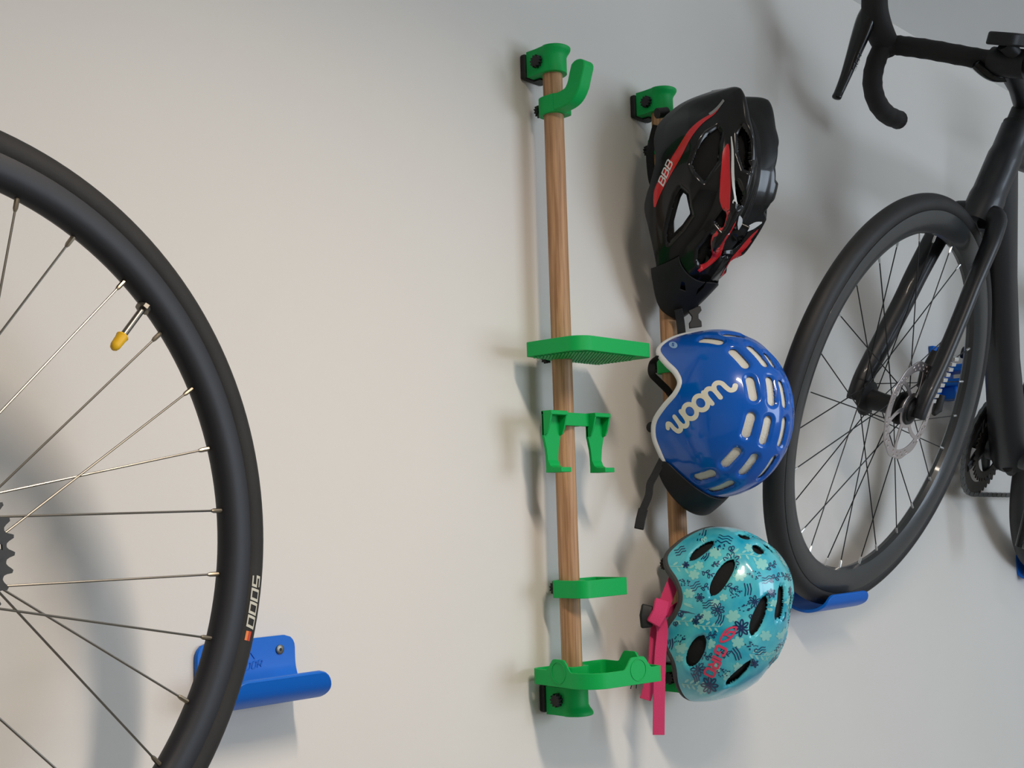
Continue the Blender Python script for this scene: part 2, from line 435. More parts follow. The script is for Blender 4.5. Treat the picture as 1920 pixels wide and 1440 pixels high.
# ------------------------------------------------------------------ bicycle wheels
def wheel(root, P, mats, spoke_parent_nipple=True, valve=False):
    """parts of a wheel in local coords: x along the wall, z up, -y towards the viewer"""
    fn = lambda r, a, h: (r*math.cos(a), -h, r*math.sin(a))
    R, rt = P['R'], P['rt']; tp = []
    for k in range(22):
        a = 2*math.pi*k/22; rr = rt*(1.0+.03*math.cos(a)); tp.append((R+rr*math.cos(a), rt*1.0*math.sin(a)))
    tire = make('tire', MB().lathe(tp, 180, fn), mats['tire'], root)
    rim = make('rim', MB().lathe(P['rim'], 180, fn), mats['rim'], root, bevel=.0006)
    hub = MB()
    V = []
    for r, h in P['hub']: V.append([fn(r, k*2*math.pi/28, h) for k in range(28)])
    hub.grid(V, True, False, True, True)
    make('hub', hub, mats['hub'], root)
    n = P['n']
    for i in range(n):
        th = P['ph']+P['dir']*i*2*math.pi/n
        side, s = P['pat'][i % len(P['pat'])]
        hn = P['near'] if side > 0 else P['far']; d2 = th+s*math.radians(P['cross'])
        A = Vector(fn(P['rn']-.002, th, side*.0015)); B = Vector(fn(P['fl'], d2, hn))
        D = (B-A).normalized()
        sp = make('spoke', MB().tube([A, B], P['sr'], 8), mats['spoke'], root)
        nm = MB().tube([A-D*.004, A+D*.008, A+D*.0105], [P['sr']*2.3, P['sr']*2.1, P['sr']*1.3], 8)
        make('nipple', nm, mats['nip'], sp if spoke_parent_nipple else root)
    return tire
def rot_frame(az, lean, c):
    n = Vector((math.sin(az)*math.cos(lean), -math.cos(az)*math.cos(lean), math.sin(lean)))
    a = Vector((0, 0, 1)).cross(n).normalized(); b = n.cross(a)
    m = Matrix((a, -n, b)).transposed().to_4x4(); m.translation = Vector(c)
    return m
GLY = {'0': [[(0, 0), (.6, 0), (.6, 1), (0, 1), (0, 0)]], '5': [[(.6, 1), (0, 1), (0, .55), (.6, .55), (.6, 0), (0, 0)]], '1': [[(.3, 0), (.3, 1)]],
       'B': [[(0, .5), (0, 0), (.5, 0), (.62, .12), (.62, .38), (.5, .5), (0, .5), (0, 1), (.48, 1), (.58, .9), (.58, .6), (.5, .5)]],
       'G': [[(.62, .74), (.62, .88), (.5, 1), (.12, 1), (0, .88), (0, .12), (.12, 0), (.5, 0), (.62, .12), (.62, .48), (.36, .48)]], 'I': [[(.12, 0), (.12, 1)]],
       'R': [[(0, 0), (0, 1), (.5, 1), (.62, .88), (.62, .56), (.5, .44), (0, .44)], [(.34, .44), (.62, 0)]],
       'O': [[(.12, 0), (.5, 0), (.62, .12), (.62, .88), (.5, 1), (.12, 1), (0, .88), (0, .12), (.12, 0)]],
       'D': [[(0, 0), (.45, 0), (.62, .2), (.62, .8), (.45, 1), (0, 1), (0, 0)]], 'A': [[(0, 0), (.32, 1), (.64, 0)], [(.14, .38), (.5, .38)]]}
def stroke(mb, pts, w, fn, step=None):
    """flat ribbon of width w along a 2-D polyline, every vertex placed by fn(u, v)"""
    P = [np.array(p, float) for p in pts]
    closed = np.linalg.norm(P[0]-P[-1]) < 1e-9
    if step:
        Q = []
        for a, b in zip(P[:-1], P[1:]):
            k = max(1, int(np.linalg.norm(b-a)/step)); Q += [a+(b-a)*i/k for i in range(k)]
        P = Q+[P[-1]]
    n = len(P); row = []
    for i in range(n):
        if closed and i in (0, n-1): a, b = P[-2], P[1]; p1 = P[0]
        else: a, b = P[max(0, i-1)], P[min(n-1, i+1)]; p1 = P[i]
        d1 = p1-a; d2 = b-p1
        d1 = d1/np.linalg.norm(d1) if np.linalg.norm(d1) > 1e-12 else None; d2 = d2/np.linalg.norm(d2) if np.linalg.norm(d2) > 1e-12 else None
        if d1 is None: d1 = d2
        if d2 is None: d2 = d1
        t = d1+d2; L = np.linalg.norm(t); t = t/L if L > 1e-6 else d1
        nn = np.array([-t[1], t[0]]); k = 1/max(.55, abs(nn@np.array([-d1[1], d1[0]])))
        row.append((fn(*(p1+nn*w/2*k)), fn(*(p1-nn*w/2*k))))
    for (a, b), (c, d) in zip(row[:-1], row[1:]):
        if None in (a, b, c, d): continue
        mb.add([a, b, d, c], [(0, 1, 2, 3)])
def text(mb, s, w, fn, adv=.85, step=None, slant=0.0):
    x = 0.0
    for ch in s:
        for pl in GLY[ch]: stroke(mb, [(x+p[0]+slant*p[1], p[1]) for p in pl], w, fn, step)
        x += adv if ch != 'I' else adv*.45

LW = rot_frame(.0890, -.0158, (-.9372, -.2041, .2293+Z0))
wl = thing('bicycle_wheel', 'large rear bicycle wheel with silver spokes and yellow valve cap', 'wheel', mtx=LW)
PAT = [(1, -1), (-1, 1), (1, 1), (-1, -1)]
rimL = [(.3165, -.0105), (.3175, -.0112), (.3150, -.0120), (.3040, -.0122), (.2960, -.0100), (.2915, -.0055), (.2900, 0), (.2915, .0055), (.2960, .0100), (.3040, .0122), (.3150, .0120), (.3175, .0112), (.3165, .0105), (.3120, .0095), (.3120, -.0095)]
wheel(wl, dict(R=.3225, rt=.0140, rim=rimL, n=32, ph=1.2779, dir=-1, pat=PAT, near=.018, far=-.036, cross=70, fl=.028, rn=.2922, sr=.00100,
     hub=[(.006, -.060), (.006, -.048), (.014, -.047), (.014, -.040), (.031, -.0385), (.031, -.0345), (.013, -.030), (.012, .010), (.030, .0165), (.030, .0205), (.017, .022), (.017, .058), (.006, .060), (.006, .066)]),
     dict(tire=M['rubber'], rim=M['rim'], hub=M['black'], spoke=M['steel'], nip=M['brass']))
# sprockets
cs = MB()
def sprocket(teeth, h, th, holes=True):
    pitch = .0127/(2*math.sin(math.pi/teeth)); out = []
    for k in range(teeth):
        for du, dr in ((-.5, -.0040), (-.36, -.0036), (-.24, -.0015), (-.12, .0024), (.06, .0028), (.14, .0010), (.26, -.0022), (.38, -.0038)):
            a = (k+du)*2*math.pi/teeth; out.append(((pitch+dr)*math.cos(a), (pitch+dr)*math.sin(a)))
    inn = [(max(.018, pitch-.0155)*math.cos(math.atan2(p[1], p[0])), max(.018, pitch-.0155)*math.sin(math.atan2(p[1], p[0]))) for p in out]
    mid = [((pitch-.0105)*math.cos(math.atan2(p[1], p[0])), (pitch-.0105)*math.sin(math.atan2(p[1], p[0]))) for p in out]
    mid2 = [((pitch-.0075)*math.cos(math.atan2(p[1], p[0])), (pitch-.0075)*math.sin(math.atan2(p[1], p[0]))) for p in out]
    n = len(out); mb = MB(); v = []; f = []
    for z in (h-th/2, h+th/2):
        for ring in (out, mid2, mid, inn): v += [(p[0], -z, p[1]) for p in ring]
    def idx(l, r, k): return l*4*n+r*n+k % n
    for k in range(n):
        for r in range(3):
            if r == 1 and holes and (k % 16) in (5, 6, 7, 8): 
                continue
            f.append((idx(0, r, k), idx(0, r, k+1), idx(0, r+1, k+1), idx(0, r+1, k))); f.append((idx(1, r, k), idx(1, r+1, k), idx(1, r+1, k+1), idx(1, r, k+1)))
        f.append((idx(0, 0, k), idx(1, 0, k), idx(1, 0, k+1), idx(0, 0, k+1)))
        f.append((idx(0, 3, k), idx(0, 3, k+1), idx(1, 3, k+1), idx(1, 3, k)))
    return mb.add(v, f)
cas = make('cassette_body', MB().tube([(0, -.022, 0), (0, -.058, 0)], .019, 28), M['cog'], wl)
for k, T in enumerate((34, 30, 27, 24, 21, 19, 17, 15, 13, 11)):
    make('sprocket', sprocket(T, .0285+k*.0035, .0018, holes=(k == 0)), M['cog'], cas)
# valve
va = 1.2779-2.60*2*math.pi/32+.018
def pol(r, a, h): return (r*math.cos(a), -h, r*math.sin(a))
vd = Vector(pol(1, va, 0)); vp = Vector(pol(.291, va, 0)); vdir = Vector((-.63, -.05, -.775)).normalized()
va_o = make('valve_stem', MB().tube([vp, vp+vdir*.041], .0030, 14), M['steel'], wl)
make('lock_ring', MB().tube([vp-vdir*.002, vp+vdir*.0035], .0065, 10), M['steel'], va_o)
q = vp+vdir*.0355
make('valve_cap', MB().tube([q, q+vdir*.001, q+vdir*.003, q+vdir*.012, q+vdir*.015, q+vdir*.0165], [.0052, .0056, .0050, .0045, .0034, .0016], 14), M['yellow'], va_o)
# tyre lettering on the viewer's side wall
def tyre_map(R, rt, a0, dirn=1):
    def fn(u, v):
        # u metres along the circumference, v metres across (0 = side wall middle, + = towards tread)
        al = math.radians(80)-v/rt; r = R+(rt*(1.0+.03*math.cos(al))+.0004)*math.cos(al); a = a0+dirn*u/R
        return (r*math.cos(a), -(rt+.0004)*math.sin(al), r*math.sin(a))
    return fn
tm = tyre_map(.3225, .0140, math.radians(-5.5), -1); tx = MB()
text(tx, '5000', .17, lambda u, v: tm(u*.0142, v*.0075-.0062), adv=.86, step=.1, slant=.12)
make('tyre_lettering', tx, M['tyretext'], wl, fix=False)['label'] = 'pale grey 5000 lettering on the tyre wall'
for k, mm in enumerate(('orange', 'redorange')):
    mk = MB(); tq = tyre_map(.3225, .0140, math.radians(-14.4), -1)
    mk.add([tq(0, -.0058+k*.003), tq(.0085, -.0058+k*.003), tq(.0085, -.003+k*.003), tq(0, -.003+k*.003)], [(0, 1, 2, 3)])
    make('tyre_mark', mk, M[mm], wl, fix=False)

# ------------------------------------------------------------------ blue wall trays
def tray(loc, prof, width, label, screws=True, letters=False, rc=.014, rl=.030):
    t = thing('wheel_tray', label, 'tray', loc, group='blue wheel trays')
    P = spline(prof, 6); n = len(P); L = [0]
    for a, b in zip(P[:-1], P[1:]): L.append(L[-1]+math.hypot(b[0]-a[0], b[1]-a[1]))
    V = []
    for (y, z), l in zip(P, L):
        d = min(l, L[-1]-l); hw = width/2
        if l < rc: hw -= rc-math.sqrt(max(0, rc*rc-(rc-l)**2))
        d = L[-1]-l
        if d < rl: hw -= (rl-math.sqrt(max(0, rl*rl-(rl-d)**2)))*.7
        hw += .004*max(0, min(1, (l/L[-1]-.55)/.3))
        V.append([(u*hw, y, z) for u in lin(-1, 1, 25)])
    # thickness towards the wall side / underside
    W = []
    for i in range(n):
        a = P[max(0, i-1)]; b = P[min(n-1, i+1)]; dy, dz = b[0]-a[0], b[1]-a[1]; l = math.hypot(dy, dz)
        W.append([(p[0], min(-.0002, p[1]-dz/l*.0055), p[2]+dy/l*.0055) for p in V[i]])
    mb = MB(); m_, k_ = n, 25
    v = [p for r in V for p in r]+[p for r in W for p in r]; f = []
    o = m_*k_
    for i in range(m_-1):
        for j in range(k_-1):
            a = i*k_+j; f.append((a, a+1, a+k_+1, a+k_)); f.append((o+a, o+a+k_, o+a+k_+1, o+a+1))
        for j in (0, k_-1):
            a = i*k_+j; f.append((a, a+k_, o+a+k_, o+a))
    for i in (0, m_-1):
        for j in range(k_-1):
            a = i*k_+j; f.append((a, a+1, o+a+1, o+a))
    mb.add(v, f)
    make('tray_body', mb, M['bluetray'], t, bevel=.0012, ang=50)
    if screws:
        for sx in (-1, 1):
            x = sx*(width/2-.0225)+.001; y0 = prof[0][0]; z = prof[0][1]-.0150
            s = make('screw', MB().tube([(x, y0+.001, z), (x, y0-.0012, z), (x, y0-.0018, z)], [.0052, .0052, .0036], 18), M['steel'], t)
            make('drive_recess', MB().tube([(x, y0-.0012, z), (x, y0-.00195, z)], .0020, 6), M['black'], s)
    if letters:
        lt = MB(); y0 = prof[1][0]-.0009
        text(lt, 'IDOR', .13, lambda u, v: (-.007+u*.0080+v*.0025, y0-.0006, -.0325+v*.0072+u*.0006), adv=.95)
        stroke(lt, [(0, 0), (.6, .8), (1.2, 0)], .14, lambda u, v: (-.003+u*.010, y0, -.0215+v*.010))
        make('embossed_lettering', lt, M['bluetray'], t, fix=False, smooth=False)
    return t
tray((-.4965, 0, .122+Z0), [(-.0065, 0), (-.0065, -.022), (-.0085, -.037), (-.0165, -.0530), (-.030, -.0605), (-.047, -.0600), (-.061, -.0510), (-.0680, -.0340)], .127,
     'blue wall tray behind the single silver-spoked wheel', letters=True)
tray((.690, 0, .128+Z0), [(-.0065, 0), (-.0065, -.022), (-.009, -.038), (-.020, -.0500), (-.040, -.0560), (-.060, -.0545), (-.078, -.0460), (-.085, -.0310)], .146,
     'blue wall tray under the front wheel of the road bike')
tray((1.758, 0, .126+Z0), [(-.0030, 0), (-.0030, -.030), (-.0035, -.044), (-.010, -.0540), (-.026, -.0590), (-.050, -.0545), (-.066, -.0460), (-.073, -.0310)], .180,
     'blue wall tray at the right edge under the rear wheel of the road bike')

# ------------------------------------------------------------------ road bike: local x = rearwards, z = up, -y = towards the viewer
BM = rot_frame(.0220, -.3477, (.7127, -.1676, .4168+Z0)) @ Matrix.Scale(1.066, 4)
bk = thing('road_bike', 'black road bike with disc brakes leaning out from the wall', 'bicycle', mtx=BM)
def L3(p): return (p[0], -p[2], p[1])       # (rear, up, outward) -> local
def part_empty(name, parent, loc=(0, 0, 0)):
    o = bpy.data.objects.new(name, None); COL.objects.link(o); o.parent = parent; o.location = loc; o.empty_display_size = .05
    return o
# frame
HT0, HT1, BB = (.152, .345), (.198, .488), (.592, -.070)
fm = MB()
fm.tube(spline([L3((.150, .338, 0)), L3((.165, .385, 0)), L3((.182, .438, 0)), L3((.198, .490, 0))], 5), [(.030, .032)]*4+[(.028, .030)]*7+[(.026, .027)]*5, 24)
fm.tube([L3(p) for p in ((.172, .425, 0), (.20, .375, 0), (.30, .245, 0), (.42, .105, 0), (.53, -.010, 0), (.592, -.065, 0), (.612, -.085, 0))], [(.026, .034), (.029, .039), (.029, .036), (.030, .035), (.034, .038), (.038, .043), (.036, .036)], 24, up=(0, 0, 1))
fm.tube([L3(p) for p in ((.185, .455, 0), (.30, .455, 0), (.50, .450, 0), (.725, .440, 0))], [(.022, .030), (.021, .024), (.018, .018), (.017, .017)], 18)
fm.tube([L3(p) for p in ((.592, -.070, 0), (.66, .20, 0), (.735, .475, 0))], [(.026, .030), (.018, .022), (.016, .018)], 18, up=(1, 0, 0))
fm.tube([L3((.592, -.070, -.040)), L3((.592, -.070, .040))], .026, 22)
for s in (-1, 1):
    fm.tube(spline([L3((.605, -.070, s*.026)), L3((.70, -.060, s*.045)), L3((.99, 0, s*.066))], 6), .0115, 12)
    fm.tube(spline([L3((.715, .36, s*.018)), L3((.80, .26, s*.045)), L3((.985, .01, s*.064))], 6), .0085, 12)
frame = make('frame', fm, M['satin'], bk)
make('cable_port', MB().tube([L3((.575, -.098, .010)), L3((.600, -.106, .010))], (.010, .006)[0], 10), M['black'], frame)
# fork
fk = MB()
fk.tube([L3((.150, .345, 0)), L3((.140, .318, 0))], [(.030, .032), (.029, .030)], 24)
def blade(pts, s):
    P = spline(pts, 5); n = len(P)
    return [L3(p) for p in P], [(.0115+.004*(1-i/(n-1))**2, .0150+.0065*(1-i/(n-1))) for i in range(n)]
for s, off in ((1, 0), (-1, 0)):
    e_ = 0 if s > 0 else .006
    pts = [(.142, .332, s*.010), (.1340, .3280, s*.035), (.1140+e_, .2975, s*.0455), (.0970+e_, .2600, s*.0485), (.0770+e_, .2120, s*.0505), (.0590+e_, .1600, s*.0525), (.0310, .0850, s*.0545), (.0080, .0340, s*.0555), (.0000, .0040, s*.0555), (-.001, -.008, s*.0555)]
    P, rr = blade(pts, s); fk.tube(P, rr, 16, up=(0, 1, 0) if False else None)
fork = make('fork', fk, M['satin'], bk)
make('thru_axle', MB().tube([L3((0, 0, -.064)), L3((0, 0, .0615))], .0085, 16), M['black'], fork)
make('axle_bolt', MB().tube([L3((0, 0, .0612)), L3((0, 0, .0650))], [.0064, .0052], 6), M['chain'], fork)
# headset, stem, bar
make('headset_spacer', MB().tube([L3((.1985, .4905, 0)), L3((.2005, .497, 0)), L3((.2015, .500, 0)), L3((.208, .521, 0))], [.0255, .0255, .0215, .0215], 24), M['black'], bk)
st = make('stem', MB().tube([L3(p) for p in ((.212, .505, 0), (.213, .535, 0))], .019, 20).tube([L3(p) for p in ((.216, .528, 0), (.160, .552, 0), (.110, .571, 0))], [(.020, .019), (.017, .017), (.020, .022)], 18, up=(0, 1, 0)), M['satin'], bk)
make('face_plate', MB().tube([L3((.099, .576, -.030)), L3((.099, .576, .030))], .0235, 20), M['black'], st)
make('light_mount', MB().tube(spline([L3((.074, .566, -.046)), L3((.086, .556, -.032)), L3((.100, .552, -.018)), L3((.120, .558, -.004))], 5), [(.004, .004)]+[(.0085, .0085)]*14+[(.004, .004)], 14), M['gloss'], st)
bar_half = [(.097, .577, 0), (.096, .577, -.040), (.078, .577, -.080), (.062, .578, -.125), (.060, .5795, -.168)]
drop = [(.056, .5785, -.186), (.046, .5690, -.198), (.0445, .5430, -.203), (.0570, .5130, -.206), (.0920, .4890, -.208), (.1420, .4775, -.210), (.1890, .4780, -.210)]
hb = None
for s in (1, -1):
    mirror = lambda p: (p[0], p[1], p[2]*s)
    P = spline([L3(mirror(p)) for p in bar_half+drop], 5)
    if hb is None: hb = make('handlebar', MB().tube(P, .0120, 14), M['satin'], bk)
    else: make('handlebar_half', MB().tube(P, .0120, 14), M['satin'], hb)
    Q = P[4:]; rr = []
    for i in range(len(Q)): rr.append(.0162+.0007*(i % 3 == 0))
    tp = make('bar_tape', MB().tube(Q, rr, 16), M['tape'], hb)
    e = L3(mirror((.192, .478, -.210))); d = Vector((.02, 0, 0))
    make('bar_end_plug', MB().tube([Vector(e)-d*.1, Vector(e)+d*.04, Vector(e)+d*.09], [.0168, .0160, .006], 16), M['black'], hb)
    H = spline([L3(mirror(p)) for p in ((.068, .574, -.1985), (.040, .5855, -.2), (.012, .600, -.2), (-.010, .620, -.2), (-.024, .643, -.2), (-.040, .668, -.2), (-.048, .676, -.2))], 4)
    hr = [(.019, .021), (.0205, .0235), (.020, .024), (.0185, .0225), (.0185, .022), (.0195, .024), (.010, .012)]
    hr = [tuple(q) for q in spline(hr, 4)]
    make('brake_hood', MB().tube(H, hr, 18, up=(0, 1, 0)), M['tape'], hb)
    LV = spline([L3(mirror(p)) for p in ((-.006, .630, -.206), (-.010, .606, -.210), (-.012, .575, -.212), (-.0165, .540, -.213), (-.0230, .505, -.213), (-.0310, .476, -.213), (-.0345, .466, -.213), (-.0352, .463, -.213))], 4)
    lr = [(.012, .014), (.013, .017), (.0115, .016), (.0095, .0125), (.0075, .0095), (.0068, .0080), (.0068, .0080), (.0025, .003)]
    lr = [tuple(q) for q in spline(lr, 4)]
    lv = make('brake_lever', MB().tube(LV, lr, 16, up=(0, 1, 0)), M['gloss'], hb)
    if s == 1:
        lt = MB()
        def lvmap(u, v):
            # u along the lever from its root, v across; on the outer (viewer) face
            b_ = .548-u; a_ = -.0158-(.548-b_)*.16
            return L3((a_+v, b_, -.1993-.0857*u))
        text(lt, '105', .14, lambda u, v: lvmap(u*.0125, (v-.5)*.008), adv=.9, slant=.2)
        make('lever_lettering', lt, M['dimtext'], lv, fix=False)
# bike computer on an out-front mount
cp = make('bike_computer', MB().prism(rounded_rect(-.042, .042, -.026, .026, .016), lambda u, v, t: L3((.080+u, .598+t+u*.22, v)), 0, .021), M['black'], bk, bevel=.003)
make('computer_mount', MB().tube([L3((.097, .577, .018)), L3((.085, .586, .012)), L3((.064, .599, 0))], [.012, .011, .014], 12), M['black'], cp)
# front wheel
fw = part_empty('front_wheel', bk)
rimR = [(.3160, -.0130), (.3165, -.0142), (.3120, -.0150), (.3000, -.0152), (.2880, -.0120), (.2800, -.0070), (.2775, 0), (.2800, .0070), (.2880, .0120), (.3000, .0152), (.3120, .0150), (.3165, .0142), (.3160, .0130), (.3100, .0110), (.3100, -.0110)]
wheel(fw, dict(R=.3245, rt=.0158, rim=rimR, n=28, ph=1.7681, dir=1, pat=PAT, near=.0235, far=-.035, cross=64, fl=.026, rn=.2785, sr=.00095,
      hub=[(.0085, -.050), (.0150, -.049), (.0150, -.040), (.0290, -.0385), (.0290, -.0335), (.0170, -.029), (.0155, -.010), (.0155, .006), (.0170, .018), (.0270, .0215), (.0270, .0260), (.0170, .028), (.0170, .044), (.0110, .049)]),
      dict(tire=M['rubber2'], rim=M['carbon'], hub=M['black'], spoke=M['blackspoke'], nip=M['alu']), spoke_parent_nipple=False)
# rotor: polar sheet with drilled holes and cut-outs
def holed_sheet(V, sd, wrap=True):
    """V (m,n,3) points with a signed distance sd (m,n): keep the sd>0 side, cut exactly along sd=0"""
    m, n = sd.shape; v = [tuple(p) for p in V.reshape(-1, 3)]; s_ = sd.reshape(-1); f = []; cut = {}
    def mid(i, j):
        k = (i, j) if i < j else (j, i)
        if k not in cut:
            t = s_[i]/(s_[i]-s_[j]); a, b = v[i], v[j]
            v.append((a[0]+(b[0]-a[0])*t, a[1]+(b[1]-a[1])*t, a[2]+(b[2]-a[2])*t)); cut[k] = len(v)-1
        return cut[k]
    pos = s_ > 0
    for i in range(m-1):
        for j in range(n if wrap else n-1):
            j2 = (j+1) % n; q = (i*n+j, i*n+j2, (i+1)*n+j2, (i+1)*n+j); c = pos[q[0]]+0+pos[q[1]]+pos[q[2]]+pos[q[3]]
            if c == 4: f.append(q)
            elif c:
                for tr_ in ((q[0], q[1], q[2]), (q[0], q[2], q[3])):
                    out = []
                    for k in range(3):
                        a, b = tr_[k], tr_[(k+1) % 3]
                        if pos[a]: out.append(a)
                        if pos[a] != pos[b]: out.append(mid(a, b))
                    if len(out) >= 3: f.append(tuple(out))
    return v, f
rr_ = np.linspace(.022, .080, 64); aa_ = np.linspace(0, 2*math.pi, 601)[:-1]
A_, R_ = np.meshgrid(aa_, rr_)
sd = np.ones_like(R_)*.01
armd = np.ones_like(R_)
for k in range(6):
    c = k*math.pi/3+(R_-.03)*9.0; d = np.abs((A_-c+math.pi) % (2*math.pi)-math.pi)*R_
    armd = np.minimum(armd, d-.0036)
win_ = np.maximum(np.maximum(.0290-R_, R_-.0650), -armd)
sd = np.minimum(sd, win_)
for k in range(30):
    for q in range(2):
        a0 = (k+q*.45)*2*math.pi/30; r0 = .0700+q*.0056
        if k % 5 == 0: continue
        d = np.sqrt(((R_-r0)/.0024)**2+(((A_-a0+math.pi) % (2*math.pi)-math.pi)*R_/.0019)**2)
        sd = np.minimum(sd, (d-1)*.002)
wv = .0010*np.sin(A_*12)*(R_ > .076)
V3 = np.stack([(R_+wv)*np.cos(A_), -.0375+0*R_, (R_+wv)*np.sin(A_)], -1)
rv, rf = holed_sheet(V3, sd)
ro = make('brake_rotor', MB().add(rv, rf), M['rotor'], fw, fix=False, solid=.0018)
make('rotor_carrier', MB().tube([L3((0, 0, .034)), L3((0, 0, .0425))], [.0260, .0220], 24), M['black'], fw)
# caliper with cooling fins, behind the near blade
cal = make('brake_caliper', MB().tube(spline([L3((.066, .112, .043)), L3((.054, .072, .043)), L3((.040, .030, .043))], 4), [(.012, .012)]*9, 14).tube([L3((.062, .098, .030)), L3((.052, .062, .028)), L3((.044, .038, .030))], [(.010, .010), (.013, .012), (.010, .010)], 14), M['black'], bk)
for k in range(9):
    t_ = k/8; c = (.1225-.0430*t_, .0930-.0740*t_)
    make('cooling_fin', MB().prism([(-.0075, -.0034), (.0075, -.0022), (.0075, .0040), (-.0075, .0028)], lambda u, v, w_: L3((c[0]+u*1.05, c[1]+v, .0360+w_)), -.004, .004), M['alu'], cal, bevel=.0004)
make('caliper_bolt', MB().tube([L3((.128, .030, .028)), L3((.128, .004, .028)), L3((.120, -.004, .028))], [.0065, .0085, .004], 12), M['black'], cal)
make('brake_hose', MB().tube(spline([L3((.130, .300, .028)), L3((.118, .230, .034)), L3((.092, .165, .036)), L3((.070, .130, .036)), L3((.060, .105, .036))], 5), .0027, 8), M['black'], cal)
# rear wheel
rw = part_empty('rear_wheel', bk, L3((.990, 0, 0)))
wheel(rw, dict(R=.3245, rt=.0158, rim=rimR, n=28, ph=1.7, dir=1, pat=PAT, near=.030, far=-.020, cross=64, fl=.026, rn=.2785, sr=.00095,
      hub=[(.0085, -.060), (.0170, -.058), (.0170, -.028), (.0290, -.0235), (.0290, -.0185), (.0170, -.012), (.0160, .018), (.0280, .0275), (.0280, .0320), (.0170, .036), (.0110, .058)]),
      dict(tire=M['rubber2'], rim=M['carbon'], hub=M['black'], spoke=M['blackspoke'], nip=M['alu']), spoke_parent_nipple=False)
# crankset and chain (drive side faces the wall)
cr = make('crank_axle', MB().tube([L3((BB[0], BB[1], -.060)), L3((BB[0], BB[1], .062))], .0125, 16), M['black'], bk)
def ring(T, hn, th, inner):
    pitch = .0127/(2*math.sin(math.pi/T)); n = T*4; o = []
    for k in range(n): o.append(pitch+(.0036 if k % 4 in (0, 1) else -.0036))
    mb = MB(); V = []
    for side, rr in ((0, 'o'), (1, 'o'), (1, 'i'), (0, 'i')):
        V.append([L3((BB[0]+(o[k] if rr == 'o' else inner)*math.cos(2*math.pi*k/n), BB[1]+(o[k] if rr == 'o' else inner)*math.sin(2*math.pi*k/n), hn+(th if side else 0))) for k in range(n)])
    return mb.grid(V, True, True)
make('chainring', ring(50, -.048, .0025, .076), M['cog'], cr)
make('chainring', ring(34, -.041, .0025, .052), M['cog'], cr)
sp_ = MB()
for k in range(4):
    a = math.radians(35+90*k); sp_.tube([L3((BB[0], BB[1], -.050)), L3((BB[0]+.05*math.cos(a), BB[1]+.05*math.sin(a), -.048)), L3((BB[0]+.084*math.cos(a), BB[1]+.084*math.sin(a), -.046))], [(.020, .006), (.015, .005), (.009, .004)], 12, up=(0, 1, 0))
make('spider', sp_, M['satin'], cr)
for s, hn in ((-1, .066), (1, -.066)):
    ca = MB().tube([L3((BB[0], BB[1]-s*.012, hn)), L3((BB[0]+.004, BB[1]+s*.06, hn+.004*s)), L3((BB[0]+.008, BB[1]+s*.172, hn))], [(.017, .009), (.013, .0075), (.0125, .0075)], 14, up=(0, 1, 0))
    ao = make('crank_arm', ca, M['gloss'], cr)
    pn = 1 if hn > 0 else -1
    make('pedal', MB().tube([L3((BB[0]+.008, BB[1]+s*.168, hn)), L3((BB[0]+.008, BB[1]+s*.168, hn+pn*.014))], .006, 12).prism(rounded_rect(-.045, .040, -.012, .012, .009), lambda u, v, t: L3((BB[0]+.008+u, BB[1]+s*.168+v, hn+pn*(.014+t))), 0, .055) if hn < 0 else MB().tube([L3((BB[0]+.008, BB[1]+s*.168, hn+.006)), L3((BB[0]+.008, BB[1]+s*.168, hn+.020))], .0065, 12), M['black'] if hn < 0 else M['chain'], ao)
# chain: lower run and wrap, built link by link
ch = MB()
Rr = .0127/(2*math.sin(math.pi/50))+.001
path = []
for k in range(30): 
    a = math.radians(95+k*6.0); path.append((BB[0]+Rr*math.cos(a), BB[1]+Rr*math.sin(a)))
lastp = path[-1]
for k in range(1, 26): path.append((lastp[0]+k*.0127, lastp[1]-k*.0002))
chain_root = None
for i in range(len(path)-1):
    a, b = path[i], path[i+1]; d = math.atan2(b[1]-a[1], b[0]-a[0]); c = ((a[0]+b[0])/2, (a[1]+b[1])/2); wdt = .0034 if i % 2 else .0026
    mb = MB().prism(rounded_rect(-.0072, .0072, -.0042, .0042, .0040, 4), lambda u, v, t: L3((c[0]+u*math.cos(d)-v*math.sin(d), c[1]+u*math.sin(d)+v*math.cos(d), -.0468+t)), -wdt, wdt)
    o = make('chain_link' if chain_root else 'chain', mb, M['chain'], chain_root or bk, smooth=False)
    chain_root = chain_root or o
# saddle and post, off to the right
make('seat_post', MB().tube([L3((.735, .47, 0)), L3((.775, .62, 0))], [(.012, .017)]*2, 16, up=(1, 0, 0)), M['satin'], bk)
make('saddle', MB().tube([L3((.66, .645, 0)), L3((.70, .648, 0)), L3((.78, .650, 0)), L3((.86, .655, 0)), L3((.90, .655, 0))], [(.012, .010), (.022, .016), (.036, .018), (.066, .020), (.05, .012)], 20), M['tape'], bk)

# pedal hook on the wall
ph_ = thing('pedal_hook', 'blue wall hook holding the pedal, seen through the front wheel of the road bike', 'hook', (1.300, 0, .535+Z0))
make('hook_plate', MB().box(-.035, .060, -.012, 0, -.070, .045), M['bluetray'], ph_, bevel=.003)
for z in (-.036, -.006):
    make('hook_prong', MB().box(-.030, .055, -.075, -.011, z-.007, z+.007), M['bluetray'], ph_, bevel=.003)
make('hook_pad', MB().box(-.010, .030, -.045, -.011, -.070, -.042), M['bluetray'], ph_, bevel=.004)
s = make('screw', MB().tube([(.004, -.0445, -.049), (.004, -.0465, -.049)], .005, 14), M['steel'], ph_)
make('drive_recess', MB().tube([(.004, -.0462, -.049), (.004, -.0469, -.049)], .002, 6), M['black'], s)
